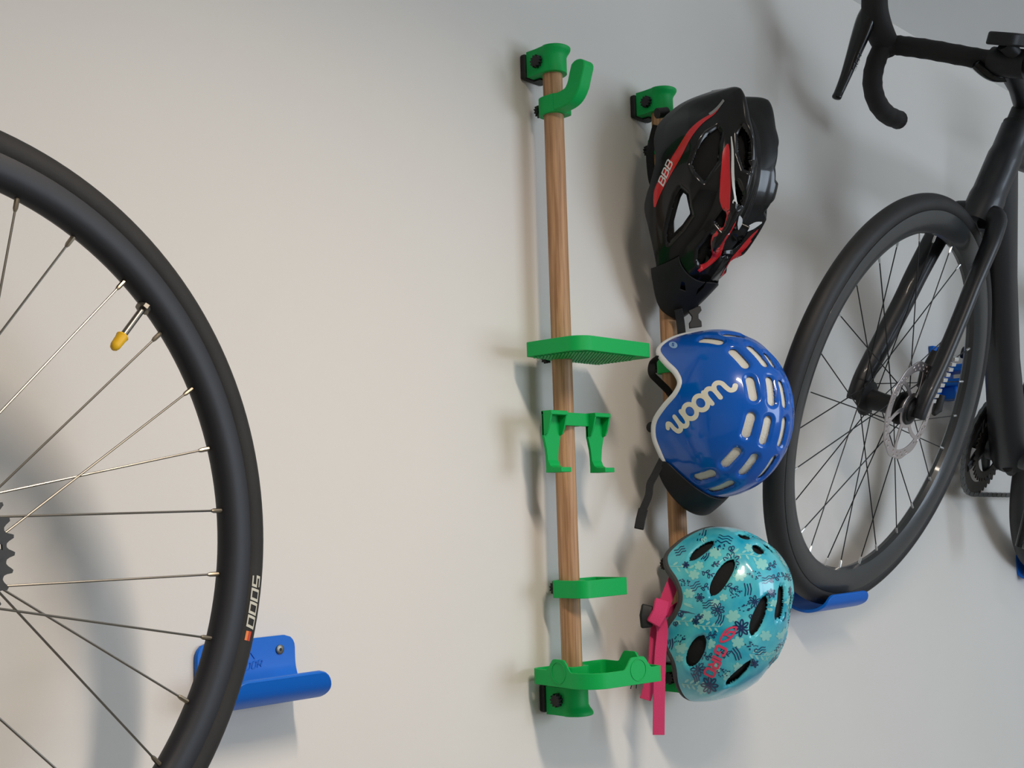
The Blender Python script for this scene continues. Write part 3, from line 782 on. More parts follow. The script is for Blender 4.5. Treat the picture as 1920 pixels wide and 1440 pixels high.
# ---- measured shapes (helmet-local metres)
def interp_per(tab,phi):
    # tab: [(deg, val)] on 0..180 mirrored; smooth (pchip-like cosine)
    p=np.abs(((np.degrees(phi)+180)%360)-180)
    xs=np.array([t[0] for t in tab],float); ys=np.array([t[1] for t in tab],float)
    m=np.gradient(ys,xs); m[0]=m[-1]=0
    i=np.clip(np.searchsorted(xs,p)-1,0,len(xs)-2); h=xs[i+1]-xs[i]; t=(p-xs[i])/h
    return ys[i]*(1+2*t)*(1-t)**2+h*m[i]*t*(1-t)**2+ys[i+1]*t*t*(3-2*t)+h*m[i+1]*t*t*(t-1)
HB=dict(ctr=(.2563,-.12,.387),a=.095,b=.117,cr=.124,cf=.124,B2=.28,pr=2,pf=2,sh=0.,
  rim=[(0,.03),(19,.052),(38,.058),(53,.033),(64,.008),(71,0.),(78,.006),(86,.025),(95,.043),(106,.049),(118,.045),(128,.042),(155,.03),(180,.025)])
HT=dict(ctr=(.2563,-.0887,.1079),a=.1,b=.1241,cr=.1126,cf=.1411,B2=.28,pr=1.965,pf=2.467,sh=.2224,
  rim=[(0,.008),(19,.016),(35,.025),(50,.029),(59,.017),(70,-.008),(81,-.0215),(92,-.018),(101,-.005),(109,-.004),(121,-.0175),(135,-.018),(166,-.018),(180,-.019)])
HK=dict(ctr=(.2563,-.0852,.7139),a=.094,b=.1376,cr=.1548,cf=.1782,B2=.3,pr=2.166,pf=1.504,sh=.2648,
  rim=[(0,-.02),(23,-.01),(39,.012),(48,.0235),(58,.0214),(75,.003),(85,.003),(98,.0074),(107,-.001),(122,-.0095),(139,-.0114),(162,-.0134),(180,-.0246)])
def surf(H,phi,s):
    y_r=interp_per(H['rim'],phi); b=H['b']
    psr=np.where(y_r<=0,np.arccos(np.clip(-y_r/b,-1,1)),np.pi/2+y_r/b)
    ps=psr*s
    hi=ps>np.pi/2
    dy=np.where(hi,ps-np.pi/2,-np.cos(ps)); rad=np.where(hi,np.sqrt(np.maximum(0,1-(dy*b/H['B2'])**2)),np.sin(ps))
    dx=-rad*np.sin(phi); dz=rad*np.cos(phi)
    w=.5+.5*np.cos(phi)*np.minimum(1,rad)   # 1 rear 0 front
    w=w*w*(3-2*w)
    p=H['pf']+(H['pr']-H['pf'])*w
    yy=np.where(hi,0,np.abs(dy)); nrm=(np.abs(dx)**p+yy**p+np.abs(dz)**p)**(1/p); n2=np.sqrt(dx**2+yy**2+dz**2)
    k=n2/np.maximum(nrm,1e-9)
    c=np.where(dz>0,H['cr'],H['cf'])
    Z=c*dz*k; Y=b*dy*np.where(hi,1,k)-H.get('sh',0)*Z
    return np.stack([H['a']*dx*k,Y,Z],-1)
BLUE_SLOTS = [((-0.0484, -0.0129, 0.1058), (-0.0461, -0.0397, 0.0999)), ((-0.0245, -0.0398, 0.1121), (-0.0105, -0.0536, 0.1094)), ((-0.0484, -0.0643, 0.082), (-0.0478, -0.0825, 0.062)), ((-0.0212, -0.0778, 0.0884), (-0.0186, -0.0971, 0.0648)), ((0.0092, -0.0914, 0.0765), (0.0153, -0.0987, 0.0635)), ((-0.051, -0.0922, 0.0372), (-0.0522, -0.0968, 0.0144)), ((-0.0237, -0.1077, 0.0374), (-0.0277, -0.1117, 0.0076)), ((0.0065, -0.1125, 0.033), (-0.0015, -0.1169, 0.005)), ((-0.0559, -0.0936, -0.0145), (-0.0578, -0.0859, -0.0373)), ((-0.0336, -0.1078, -0.0202), (-0.0347, -0.0992, -0.0476)), ((-0.0073, -0.115, -0.021), (-0.0059, -0.1065, -0.0507)), ((-0.0597, -0.0688, -0.063), (-0.0609, -0.0504, -0.0788)), ((-0.0367, -0.0836, -0.0724), (-0.0369, -0.0645, -0.0916)), ((-0.0127, -0.092, -0.0747), (-0.0104, -0.0725, -0.0964)), ((-0.0592, -0.0013, -0.0969), (-0.0601, -0.0252, -0.0923)), ((-0.0316, -0.0076, -0.1166), (-0.0347, -0.0397, -0.1075))]
TEAL_SLOTS = [((-0.0789, -0.026, 0.0689), (-0.0496, -0.0476, 0.0941), 0.009), ((-0.0876, -0.0662, 0.0202), (-0.0572, -0.085, 0.0681), 0.011), ((-0.0473, -0.1033, -0.0362), (-0.0336, -0.1212, 0.0156), 0.011), ((-0.0851, -0.0211, -0.0802), (-0.0895, -0.051, -0.0369), 0.011), ((-0.0435, -0.0557, -0.1085), (-0.0329, -0.0908, -0.075), 0.01), ((-0.0038, -0.1272, 0.0284), (0.0058, -0.1193, -0.0188), 0.009), ((-0.017, -0.0692, 0.1021), (-0.0045, -0.0815, 0.0981), 0.009), ((-0.0177, -0.0944, 0.0869), (-0.0112, -0.1071, 0.0763), 0.01)]
BLACK_HOLES = [[(-0.0627, -0.0993, 0.0799), (-0.0618, -0.1034, 0.0721), (-0.066, -0.0991, 0.0291), (-0.0732, -0.0799, 0.0005), (-0.0802, -0.0695, 0.0157), (-0.0824, -0.065, 0.0281), (-0.0788, -0.0734, 0.0479), (-0.0707, -0.0874, 0.07)], [(-0.0861, -0.0463, -0.0055), (-0.0814, -0.0549, -0.0142), (-0.0711, -0.0546, -0.0439), (-0.0706, -0.0339, -0.0638), (-0.0716, -0.0102, -0.0783), (-0.0771, -0.0125, -0.0663), (-0.0853, -0.0303, -0.0312), (-0.0868, -0.0385, -0.0146)], [(-0.0478, -0.08, -0.0554), (-0.0464, -0.0932, -0.0414), (-0.041, -0.0948, -0.0466), (-0.0378, -0.0865, -0.0603), (-0.0379, -0.0827, -0.0644)], [(-0.0412, -0.1258, 0.0777), (-0.0338, -0.1333, 0.0579), (-0.0298, -0.1342, 0.0284), (-0.032, -0.1295, 0.0095), (-0.0404, -0.1247, 0.0141), (-0.0465, -0.1233, 0.038), (-0.046, -0.1234, 0.0668)], [(-0.0455, -0.1158, -0.0019), (-0.0331, -0.1175, -0.0209), (-0.0302, -0.1126, -0.0338), (-0.0348, -0.1076, -0.0363), (-0.0423, -0.1113, -0.0187)], [(-0.0452, -0.0462, -0.09), (-0.0446, -0.0685, -0.0713), (-0.037, -0.0626, -0.085), (-0.025, -0.0569, -0.1009), (-0.0285, -0.04, -0.112), (-0.0394, -0.0385, -0.1025)], [(-0.0224, -0.0954, -0.0648), (-0.0036, -0.0933, -0.0775), (0.0013, -0.077, -0.0954), (-0.0097, -0.0684, -0.1008), (-0.0224, -0.0808, -0.0807)]]
BLACK_VISOR_HOLES = [[(-0.037, -0.0078, -0.1268), (-0.0329, -0.0111, -0.1289), (-0.0244, -0.0065, -0.1399), (-0.0312, -0.0009, -0.1371)], [(-0.0136, -0.037, -0.1257), (-0.0104, -0.0264, -0.1358), (-0.011, -0.012, -0.1459), (-0.0158, -0.0205, -0.1369)]]
BLACK_RED1 = [((-0.0439, -0.1006, 0.1195), (-0.0442, -0.1019, 0.1179)), ((-0.0571, -0.0912, 0.1077), (-0.0574, -0.0939, 0.1041)), ((-0.0692, -0.076, 0.0934), (-0.0692, -0.0807, 0.0883)), ((-0.0797, -0.0586, 0.0721), (-0.079, -0.0664, 0.0653)), ((-0.0875, -0.0394, 0.0462), (-0.0864, -0.0499, 0.038)), ((-0.0919, -0.0219, 0.0225), (-0.0906, -0.0333, 0.0145)), ((-0.0937, -0.0065, -0.0024), (-0.0923, -0.0172, -0.0078)), ((-0.0918, -0.0029, -0.0254), (-0.0913, -0.0057, -0.0264))]
BLACK_RED2 = [((-0.0584, -0.111, 0.0529), (-0.0572, -0.1125, 0.0525)), ((-0.0615, -0.1067, 0.0416), (-0.0563, -0.1134, 0.0406)), ((-0.0619, -0.1033, 0.0187), (-0.0549, -0.1118, 0.0179)), ((-0.06, -0.098, -0.0059), (-0.0503, -0.109, -0.0068)), ((-0.0561, -0.0925, -0.0258), (-0.0455, -0.1049, -0.0251)), ((-0.0465, -0.0928, -0.0418), (-0.0394, -0.1012, -0.0398))]
BLACK_RED3 = [((-0.0434, -0.0967, -0.0408), (-0.0389, -0.101, -0.0409)), ((-0.0373, -0.0898, -0.0571), (-0.0289, -0.0955, -0.059)), ((-0.0405, -0.077, -0.0675), (-0.0217, -0.0861, -0.0757)), ((-0.0394, -0.0673, -0.0781), (-0.019, -0.0788, -0.0853)), ((-0.0336, -0.0604, -0.0902), (-0.0147, -0.0685, -0.098)), ((-0.0306, -0.0524, -0.1), (-0.0183, -0.0541, -0.1085)), ((-0.033, -0.0327, -0.1134), (-0.0272, -0.0332, -0.1184))]
BLACK_WHITE1 = [((-0.0544, -0.1152, 0.063), (-0.0534, -0.1163, 0.0631)), ((-0.0546, -0.1153, 0.0407), (-0.0522, -0.1179, 0.0408)), ((-0.0527, -0.1124, 0.0104), (-0.0495, -0.1157, 0.0105)), ((-0.0465, -0.1097, -0.014), (-0.0439, -0.1123, -0.0138)), ((-0.0383, -0.1054, -0.0351), (-0.0371, -0.1064, -0.0351))]
BLACK_WHITE2 = [((-0.0325, -0.1026, -0.0462), (-0.0315, -0.1044, -0.0448)), ((-0.0229, -0.1007, -0.0579), (-0.0158, -0.1083, -0.0531)), ((-0.0135, -0.0986, -0.067), (-0.002, -0.1035, -0.0655)), ((-0.0063, -0.0956, -0.0741), (-0.0035, -0.0961, -0.0743))]
BLACK_SILVER = [((-0.062, -0.0868, 0.1015), (-0.0613, -0.0843, 0.1054)), ((-0.0539, -0.0962, 0.1087), (-0.0531, -0.0936, 0.1127)), ((-0.0432, -0.1032, 0.1179), (-0.0422, -0.1007, 0.1213))]
WOOM_FRAME = ((-0.0917, -0.0302, 0.0057), (0.0465, -0.1862, 0.1254), (-0.0209, 0.1411, 0.1876), (-0.9763, -0.2105, 0.0497))
BLUE_BADGE = ((-0.0539, 0.0345, 0.1009), (-0.1769, -0.3859, -0.1382), (0.2813, 0.0892, 0.2548), (-0.6791, 0.0489, 0.7324))
GIRO_FRAME = ((-0.0742, -0.059, -0.0725), (0.0187, 0.1413, -0.21), (0.1397, -0.1428, -0.1039), (-0.7838, -0.4807, -0.3933))
GIRO_MARK = ((-0.0734, -0.0819, -0.0341), (-0.0275, 0.1091, -0.2014), (0.141, -0.1405, -0.1036), (-0.7654, -0.6038, -0.2228))
BBB_FRAME = ((-0.0916, -0.0258, 0.0201), (0.0255, -0.1167, 0.2239), (-0.0254, 0.2656, 0.1542), (-0.9912, -0.1231, 0.0485))
MOTIFS = [('flower', (-0.0843, -0.0737, 0.0002), (0.0924, -0.1853, 0.0924), (-0.0487, 0.0695, 0.2029), (-0.8831, -0.4662, -0.0522), 42), ('flower', (-0.0932, -0.051, 0.0169), (0.0644, -0.227, 0.0009), (0.0169, -0.0003, 0.2226), (-0.9595, -0.2722, 0.0726), 28), ('flower', (-0.0598, -0.0839, 0.066), (0.179, -0.1214, 0.1048), (0.0438, 0.1512, 0.1928), (-0.6651, -0.5067, 0.5485), 52), ('flower', (-0.0803, -0.0341, -0.0833), (0.0547, -0.2337, 0.047), (-0.1058, -0.0372, 0.2339), (-0.8548, -0.287, -0.4324), 46), ('flower', (-0.0509, -0.112, 0.0099), (0.1961, -0.118, -0.0868), (0.0644, -0.0607, 0.2059), (-0.5393, -0.8384, -0.0785), 38), ('flower', (-0.0251, -0.1241, 0.0196), (0.2961, -0.078, -0.0372), (0.0313, -0.0165, 0.2214), (-0.2587, -0.9653, -0.0353), 28), ('flower', (-0.0842, -0.0237, 0.0612), (0.0096, -0.2689, -0.0188), (0.1274, 0.0529, 0.2209), (-0.8575, -0.0664, 0.5103), 20), ('flower', (-0.0992, -0.0197, -0.0014), (-0.0558, 0.5986, 0.0448), (-0.0876, 0.9097, 0.198), (-0.9956, -0.0912, -0.0212), 20), ('flower', (-0.0946, -0.0434, -0.0156), (0.0619, -0.2089, -0.074), (0.0065, -0.0997, 0.2128), (-0.9632, -0.2537, -0.0894), 22), ('flower', (-0.0249, -0.0909, -0.078), (0.3779, -0.0073, -0.116), (-0.0503, -0.134, 0.2235), (-0.1803, -0.8252, -0.5354), 26), ('bold', (-0.0623, -0.0963, -0.0257), (0.1785, -0.1456, -0.0326), (-0.0172, -0.0507, 0.2237), (-0.6406, -0.7368, -0.2163), 52), ('bold', (-0.0605, -0.0385, -0.1077), (0.1176, -0.1934, -0.0005), (-0.1845, -0.1372, 0.2554), (-0.637, -0.3858, -0.6674), 52), ('bee', (-0.0491, -0.0778, 0.0813), (0.1351, -0.1813, -0.0058), (0.1848, 0.1071, 0.2205), (-0.5679, -0.4455, 0.6922), 22), ('bee', (-0.0522, -0.1078, -0.0101), (0.2078, -0.1284, -0.0314), (-0.0101, -0.0416, 0.2232), (-0.5367, -0.8248, -0.1778), 22), ('bee', (-0.0988, -0.0221, -0.0066), (0.0221, -0.2534, 0.0683), (-0.0115, 0.0569, 0.2155), (-0.9951, -0.0943, -0.0283), 20), ('bee', (-0.099, -0.0127, -0.0197), (0.0134, -0.267, 0.0439), (-0.0143, 0.0219, 0.2231), (-0.9965, -0.0595, -0.058), 18), ('wave', (-0.0925, -0.0445, 0.0324), (0.0689, -0.2048, 0.0942), (0.0195, 0.1181, 0.2006), (-0.9506, -0.218, 0.2209), 34), ('wave', (-0.09, -0.0618, 0.008), (0.0802, -0.2127, 0.0386), (-0.0111, 0.0275, 0.2195), (-0.9356, -0.3531, -0.0029), 34), ('wave', (-0.0241, -0.1014, -0.0601), (0.318, -0.0649, 0.0034), (-0.178, -0.0867, 0.2432), (-0.1747, -0.8801, -0.4414), 34), ('wave', (-0.0293, -0.1212, 0.0389), (0.2694, -0.0961, 0.0055), (0.0402, 0.0345, 0.2207), (-0.3326, -0.9207, 0.2043), 34), ('wave', (-0.0696, -0.0047, 0.0805), (0.0725, -0.2173, 0.0796), (0.208, 0.2371, 0.2087), (-0.7172, 0.016, 0.6967), 34), ('wave', (-0.0411, -0.0625, 0.0948), (0.0169, -0.2404, -0.0809), (0.297, 0.089, 0.2068), (-0.479, -0.31, 0.8213), 44), ('dash', (-0.0589, -0.0842, -0.0616), (0.117, -0.1597, 0.1077), (-0.1597, 0.0183, 0.207), (-0.5932, -0.7012, -0.3954), 40), ('dash', (-0.0577, -0.1068, 0.0269), (0.1781, -0.1492, 0.011), (0.0136, 0.019, 0.2205), (-0.6424, -0.7591, 0.1051), 40), ('dash', (-0.082, -0.0754, -0.0133), (0.1082, -0.1742, -0.0785), (0.0234, -0.0869, 0.2096), (-0.8654, -0.4897, -0.1063), 36), ('dash', (-0.0718, -0.049, 0.0728), (-0.0074, -0.2453, -0.0989), (0.1607, -0.0222, 0.1975), (-0.7688, -0.2191, 0.6008), 28), ('dash', (-0.0962, 0.0005, -0.0487), (0.0071, -0.2752, 0.0084), (-0.0389, -0.0445, 0.2318), (-0.9847, -0.0307, -0.1713), 34), ('dash', (0.0083, -0.1204, -0.0144), (0.5136, 0.0566, -0.1007), (0.0397, -0.0567, 0.2175), (0.055, -0.9637, -0.2613), 30), ('dash', (-0.0759, -0.0264, -0.0955), (0.0073, -0.2493, 0.1101), (-0.1394, 0.0089, 0.2185), (-0.8207, -0.2507, -0.5134), 34), ('dash', (-0.039, -0.0229, 0.1032), (-0.1184, -0.3479, -0.0604), (0.4295, 0.2066, 0.2152), (-0.4467, -0.0033, 0.8947), 40), ('dots', (-0.0459, -0.1109, 0.0453), (0.1602, -0.1416, -0.0837), (0.1391, -0.0146, 0.2029), (-0.5338, -0.787, 0.3093), 44), ('dots', (-0.061, -0.1035, 0.0015), (0.1752, -0.1505, 0.0108), (-0.0285, -0.0077, 0.2233), (-0.644, -0.7573, -0.1083), 44), ('dots', (-0.0963, -0.0172, -0.0412), (0.0167, -0.2588, 0.0682), (-0.0387, 0.0331, 0.2192), (-0.9819, -0.1047, -0.1576), 42), ('dots', (-0.0423, -0.0992, -0.0524), (0.2643, -0.0761, -0.0976), (0.004, -0.099, 0.2134), (-0.3834, -0.8406, -0.3827), 42), ('dots', (-0.061, -0.0629, -0.0881), (0.1438, -0.1734, 0.0144), (-0.1418, -0.0826, 0.2426), (-0.6187, -0.5591, -0.5519), 40), ('dots', (-0.0531, -0.0605, 0.0873), (0.0995, -0.2064, -0.0047), (0.2116, 0.1273, 0.2216), (-0.5957, -0.3039, 0.7435), 42), ('dots', (-0.0941, -0.0266, 0.0379), (0.0172, -0.2581, -0.0364), (0.0665, -0.013, 0.2192), (-0.9535, -0.1034, 0.2831), 36), ('dots', (-0.0695, -0.0957, 0.0219), (0.1438, -0.1706, -0.0058), (0.0225, 0.0022, 0.2207), (-0.7607, -0.6437, 0.0837), 46), ('twig', (-0.0827, -0.0591, 0.0494), (0.0283, -0.2115, -0.1083), (0.1097, -0.0678, 0.1915), (-0.8675, -0.3136, 0.3861), 40), ('twig', (-0.0738, -0.0884, 0.0305), (0.0982, -0.1685, -0.1007), (0.0898, -0.0686, 0.1958), (-0.8041, -0.5699, 0.1692), 46), ('twig', (-0.0854, -0.0618, -0.035), (0.0858, -0.2055, 0.0549), (-0.0535, 0.0173, 0.2195), (-0.8887, -0.4201, -0.1836), 36), ('twig', (-0.0726, -0.0706, -0.0598), (0.1469, -0.1494, -0.0827), (-0.0153, -0.1127, 0.2158), (-0.7576, -0.555, -0.3436), 46), ('twig', (-0.0154, -0.1246, 0.0404), (0.3349, -0.0474, 0.059), (-0.0411, 0.052, 0.2134), (-0.172, -0.9642, 0.2019), 40), ('twig', (-0.0828, -0.0491, -0.0644), (0.094, -0.2046, -0.0179), (-0.0557, -0.0734, 0.2313), (-0.8693, -0.3706, -0.327), 40), ('twig', (-0.0136, -0.1193, 0.0572), (0.3551, -0.028, 0.0785), (-0.0061, 0.0952, 0.205), (-0.1617, -0.8969, 0.4116), 36), ('twig', (-0.0937, -0.0486, -0.0088), (0.0664, -0.2194, -0.0367), (0.0, -0.0588, 0.2217), (-0.9578, -0.2777, -0.0735), 26), ('twig', (-0.0733, -0.0657, 0.062), (0.1099, -0.1946, 0.0349), (0.0941, 0.0976, 0.2172), (-0.7888, -0.3555, 0.5014), 26), ('twig', (-0.0881, -0.0604, 0.0313), (0.0781, -0.2169, -0.001), (0.0421, 0.0165, 0.221), (-0.9215, -0.3326, 0.2002), 40), ('stem', (-0.0882, -0.0603, -0.0222), (0.0875, -0.2035, -0.0382), (-0.0044, -0.0614, 0.2216), (-0.9199, -0.3729, -0.1215), 70), ('stem', (-0.0193, -0.0986, -0.067), (0.3899, -0.0156, -0.0773), (-0.0945, -0.117, 0.2365), (-0.1301, -0.8669, -0.4811), 60), ('stem', (-0.0705, -0.0165, -0.1069), (0.0868, -0.2105, -0.0349), (-0.1621, -0.1729, 0.2526), (-0.7529, -0.2068, -0.6248), 60), ('stem', (-0.0859, -0.0094, 0.0589), (-0.0226, -0.2904, -0.0367), (0.1279, 0.0303, 0.2193), (-0.8639, 0.0037, 0.5036), 90), ('stem', (-0.0977, -0.0277, -0.0159), (0.035, -0.2444, -0.0331), (-0.0045, -0.0625, 0.2235), (-0.9893, -0.1339, -0.0576), 90), ('stem', (-0.0418, -0.0954, 0.0731), (0.1491, -0.1648, -0.0456), (0.187, 0.0597, 0.215), (-0.4992, -0.6192, 0.6062), 90), ('pale', (-0.0788, -0.0761, 0.04), (0.0782, -0.195, -0.0782), (0.0922, -0.0418, 0.2054), (-0.844, -0.4534, 0.2866), 44), ('pale', (-0.0987, -0.0246, 0.0088), (-0.0337, 0.3033, -0.0055), (-0.0562, 0.5533, 0.2154), (-0.9937, -0.11, 0.0233), 36), ('pale', (-0.0899, -0.0324, -0.059), (0.0213, -0.2282, 0.1214), (-0.0713, 0.0773, 0.1967), (-0.9413, -0.2228, -0.2537), 40), ('pale', (-0.0523, -0.0649, -0.0946), (0.1222, -0.1761, 0.074), (-0.2152, -0.0612, 0.2378), (-0.5046, -0.6078, -0.6131), 40), ('pale', (-0.0235, -0.1106, -0.0391), (0.3373, -0.0543, -0.0278), (-0.0922, -0.0695, 0.2347), (-0.1766, -0.9228, -0.3425), 44), ('pale', (-0.0285, -0.0942, 0.0828), (0.1238, -0.1681, -0.0833), (0.282, 0.0738, 0.2038), (-0.3525, -0.6108, 0.709), 36), ('pale', (-0.0907, -0.0104, -0.069), (0.0348, -0.2472, -0.029), (-0.0597, -0.1023, 0.2333), (-0.9524, -0.1004, -0.2878), 30), ('pale', (-0.0194, -0.1237, 0.0058), (0.3252, -0.0616, 0.0176), (-0.0936, -0.0243, 0.2278), (-0.1741, -0.9691, -0.1747), 30), ('pale', (-0.0536, -0.0378, 0.0932), (0.0914, -0.213, 0.0354), (0.254, 0.2077, 0.2201), (-0.5914, -0.1214, 0.7972), 36), ('pale', (-0.0601, -0.0256, -0.1143), (0.0934, -0.2116, 0.0039), (-0.2273, -0.1681, 0.2643), (-0.6268, -0.2898, -0.7233), 40), ('pale', (-0.0488, -0.0794, -0.0807), (0.1563, -0.1531, 0.0686), (-0.1962, -0.0476, 0.233), (-0.461, -0.7094, -0.5331), 36), ('pale', (0.0155, -0.1105, -0.0426), (0.4203, 0.0171, 0.0757), (-0.4436, -0.1463, 0.2421), (0.1038, -0.924, -0.3681), 30), ('pale', (-0.0859, -0.0712, 0.0091), (0.0975, -0.2001, 0.0369), (-0.0135, 0.0255, 0.2194), (-0.8986, -0.4388, -0.0044), 36), ('pale', (-0.0637, -0.0602, 0.0774), (0.0261, -0.2335, -0.0789), (0.186, 0.0192, 0.2061), (-0.6943, -0.2989, 0.6546), 46), ('pale', (-0.0616, -0.0972, 0.046), (0.1604, -0.1592, 0.0318), (0.045, 0.0624, 0.217), (-0.6975, -0.6371, 0.328), 48), ('pale', (-0.0721, -0.0904, -0.0091), (0.1268, -0.1697, 0.0714), (-0.0639, 0.0372, 0.212), (-0.7697, -0.6267, -0.1219), 52), ('pale', (-0.0905, -0.0586, -0.0076), (0.08, -0.2088, -0.0381), (0.0058, -0.0546, 0.2206), (-0.9357, -0.3473, -0.0616), 44), ('pale', (-0.0618, -0.0896, -0.0455), (0.184, -0.139, -0.0491), (-0.0237, -0.0732, 0.2238), (-0.6246, -0.7203, -0.3017), 48), ('pale', (-0.094, -0.0163, -0.0538), (0.0326, -0.252, -0.0103), (-0.0425, -0.0659, 0.2311), (-0.9704, -0.1168, -0.2116), 46), ('pale', (-0.029, -0.1131, 0.0601), (0.2339, -0.1162, -0.0303), (0.1528, 0.0584, 0.2173), (-0.3455, -0.8165, 0.4626), 48), ('pale', (-0.0886, -0.0399, 0.0479), (0.055, -0.2361, 0.0192), (0.0782, 0.0661, 0.2203), (-0.9084, -0.181, 0.3769), 40), ('pale', (-0.0803, -0.0812, 0.0168), (0.1158, -0.1893, 0.0159), (0.0033, 0.0132, 0.221), (-0.8538, -0.5187, 0.0438), 30), ('pale', (-0.0961, -0.0355, 0.0224), (0.0366, -0.2425, -0.0364), (0.034, -0.0356, 0.22), (-0.9782, -0.1664, 0.1244), 40), ('pale', (-0.084, -0.0588, -0.0471), (0.0868, -0.2083, 0.0403), (-0.0596, -0.0053, 0.2246), (-0.878, -0.4128, -0.2425), 40), ('pale', (-0.0817, -0.0441, 0.0601), (0.0895, -0.2002, 0.0743), (0.0866, 0.1418, 0.208), (-0.8495, -0.1984, 0.4888), 36), ('pale', (-0.0304, -0.1195, -0.0025), (0.2901, -0.0764, -0.0581), (0.0128, -0.0498, 0.2203), (-0.2862, -0.938, -0.1955), 40), ('pale', (-0.0707, -0.0562, -0.0819), (0.1029, -0.1985, 0.0395), (-0.1171, -0.0437, 0.2345), (-0.7465, -0.4788, -0.4621), 40), ('pale', (-0.0503, -0.1043, -0.0281), (0.1639, -0.1295, 0.1021), (-0.1495, 0.0257, 0.2039), (-0.4947, -0.8298, -0.2583), 36)]
DROP = [(0.0673, 0.5869, -0.178), (0.0615, 0.5804, -0.195), (0.0473, 0.5663, -0.2), (0.0476, 0.539, -0.203), (0.063, 0.5106, -0.206), (0.098, 0.4882, -0.208), (0.1485, 0.4769, -0.21), (0.1907, 0.4777, -0.21)]
HOOD = [(0.063, 0.5749, -0.2), (0.0233, 0.5913, -0.2), (-0.0094, 0.6175, -0.2), (-0.0231, 0.6398, -0.2), (-0.049, 0.6623, -0.2)]
LEVER = [(-0.0082, 0.613, -0.207), (0.0001, 0.5931, -0.21), (-0.0021, 0.5701, -0.212), (-0.0067, 0.5378, -0.212), (-0.0131, 0.505, -0.212), (-0.0218, 0.4762, -0.212), (-0.0254, 0.4656, -0.212)]
BARTOP = [(0.0673, 0.5869, -0.178), (0.0499, 0.5782, -0.12), (0.0662, 0.5771, -0.08), (0.08, 0.5772, -0.04), (0.0539, 0.5706, 0)]
COMPUTER = [(0.0181, 0.5866, 0), (0.0278, 0.5741, 0), (0.1286, 0.6089, 0), (0.0438, 0.6078, 0)]
LEFTBARHUB = []
FORK_NEAR = [(0.1342, 0.3368, 0.034), (0.1237, 0.2968, 0.044), (0.1004, 0.2412, 0.049), (0.0773, 0.1682, 0.052), (0.0523, 0.0867, 0.054), (0.0257, 0.0277, 0.055), (0.0197, 0.0053, 0.055)]
FORK_FAR = [(0.1049, 0.3157, -0.034), (0.1027, 0.2819, -0.044), (0.0793, 0.2095, -0.049), (0.0548, 0.1423, -0.052), (0.0242, 0.0664, -0.054), (0.0004, 0.0101, -0.055), (-0.0048, -0.0011, -0.055)]
CALIPER = [(0.1333, 0.0904, 0.03), (0.09, 0.0198, 0.03)]
HOOKPEDAL = [(1.2477, -0.02, 0.5546), (1.3896, -0.02, 0.5745), (1.0664, -0.1, 0.5328), (1.1968, -0.1, 0.5424), (1.3572, -0.02, 0.511), (1.2883, -0.02, 0.507), (1.525, -0.02, 0.5602)]
STRAP_K = [(0.2051, -0.07, 0.824), (0.208, -0.06, 0.8046), (0.1995, -0.06, 0.7798), (0.1944, -0.065, 0.745), (0.1931, -0.07, 0.7274)]
STRAP_K2 = [(0.2344, -0.075, 0.5456), (0.2457, -0.07, 0.5271), (0.2483, -0.07, 0.5054)]
BUCKLE_K = [(0.2201, -0.11, 0.5475), (0.2161, -0.11, 0.5312), (0.223, -0.11, 0.5144), (0.2079, -0.11, 0.5304), (0.2397, -0.11, 0.5335)]
STRAP_B = [(0.1876, -0.07, 0.4718), (0.1917, -0.055, 0.4642), (0.1948, -0.05, 0.449), (0.2127, -0.05, 0.4373), (0.2265, -0.055, 0.4248), (0.2348, -0.06, 0.4104)]
STRAP_B2 = [(0.178, -0.075, 0.3196), (0.1652, -0.07, 0.2982), (0.1527, -0.07, 0.2844), (0.1477, -0.07, 0.2677), (0.1338, -0.07, 0.2489), (0.1266, -0.07, 0.2341), (0.122, -0.07, 0.2214)]
STRAP_T = [(0.1792, -0.09, 0.153), (0.1677, -0.085, 0.1311), (0.1534, -0.08, 0.1021)]
STRAP_T2 = [(0.1853, -0.09, 0.1112), (0.1697, -0.085, 0.1047), (0.1533, -0.08, 0.1006)]
STRAP_TA = [(0.1493, -0.075, 0.0911), (0.1493, -0.07, 0.0649), (0.1448, -0.07, 0.0357), (0.1422, -0.065, 0.0099), (0.1347, -0.06, -0.0167)]
STRAP_TB = [(0.1435, -0.085, 0.0956), (0.1473, -0.085, 0.0768), (0.1427, -0.083, 0.044), (0.138, -0.082, -0.0067), (0.1356, -0.08, -0.0633)]
BUCKLE_T = [(0.132, -0.075, 0.0962)]
BUCKLE_POS = (0.261, -0.085, 0.5348)
EXTRA = {'visor_tip': (0.1864, -0.11, 0.2448), 'wires': [(0.0559, -0.08, 0.0137), (0.0484, -0.08, 0.0061), (0.0409, -0.08, 0.0154), (0.0301, -0.08, 0.0097)]}
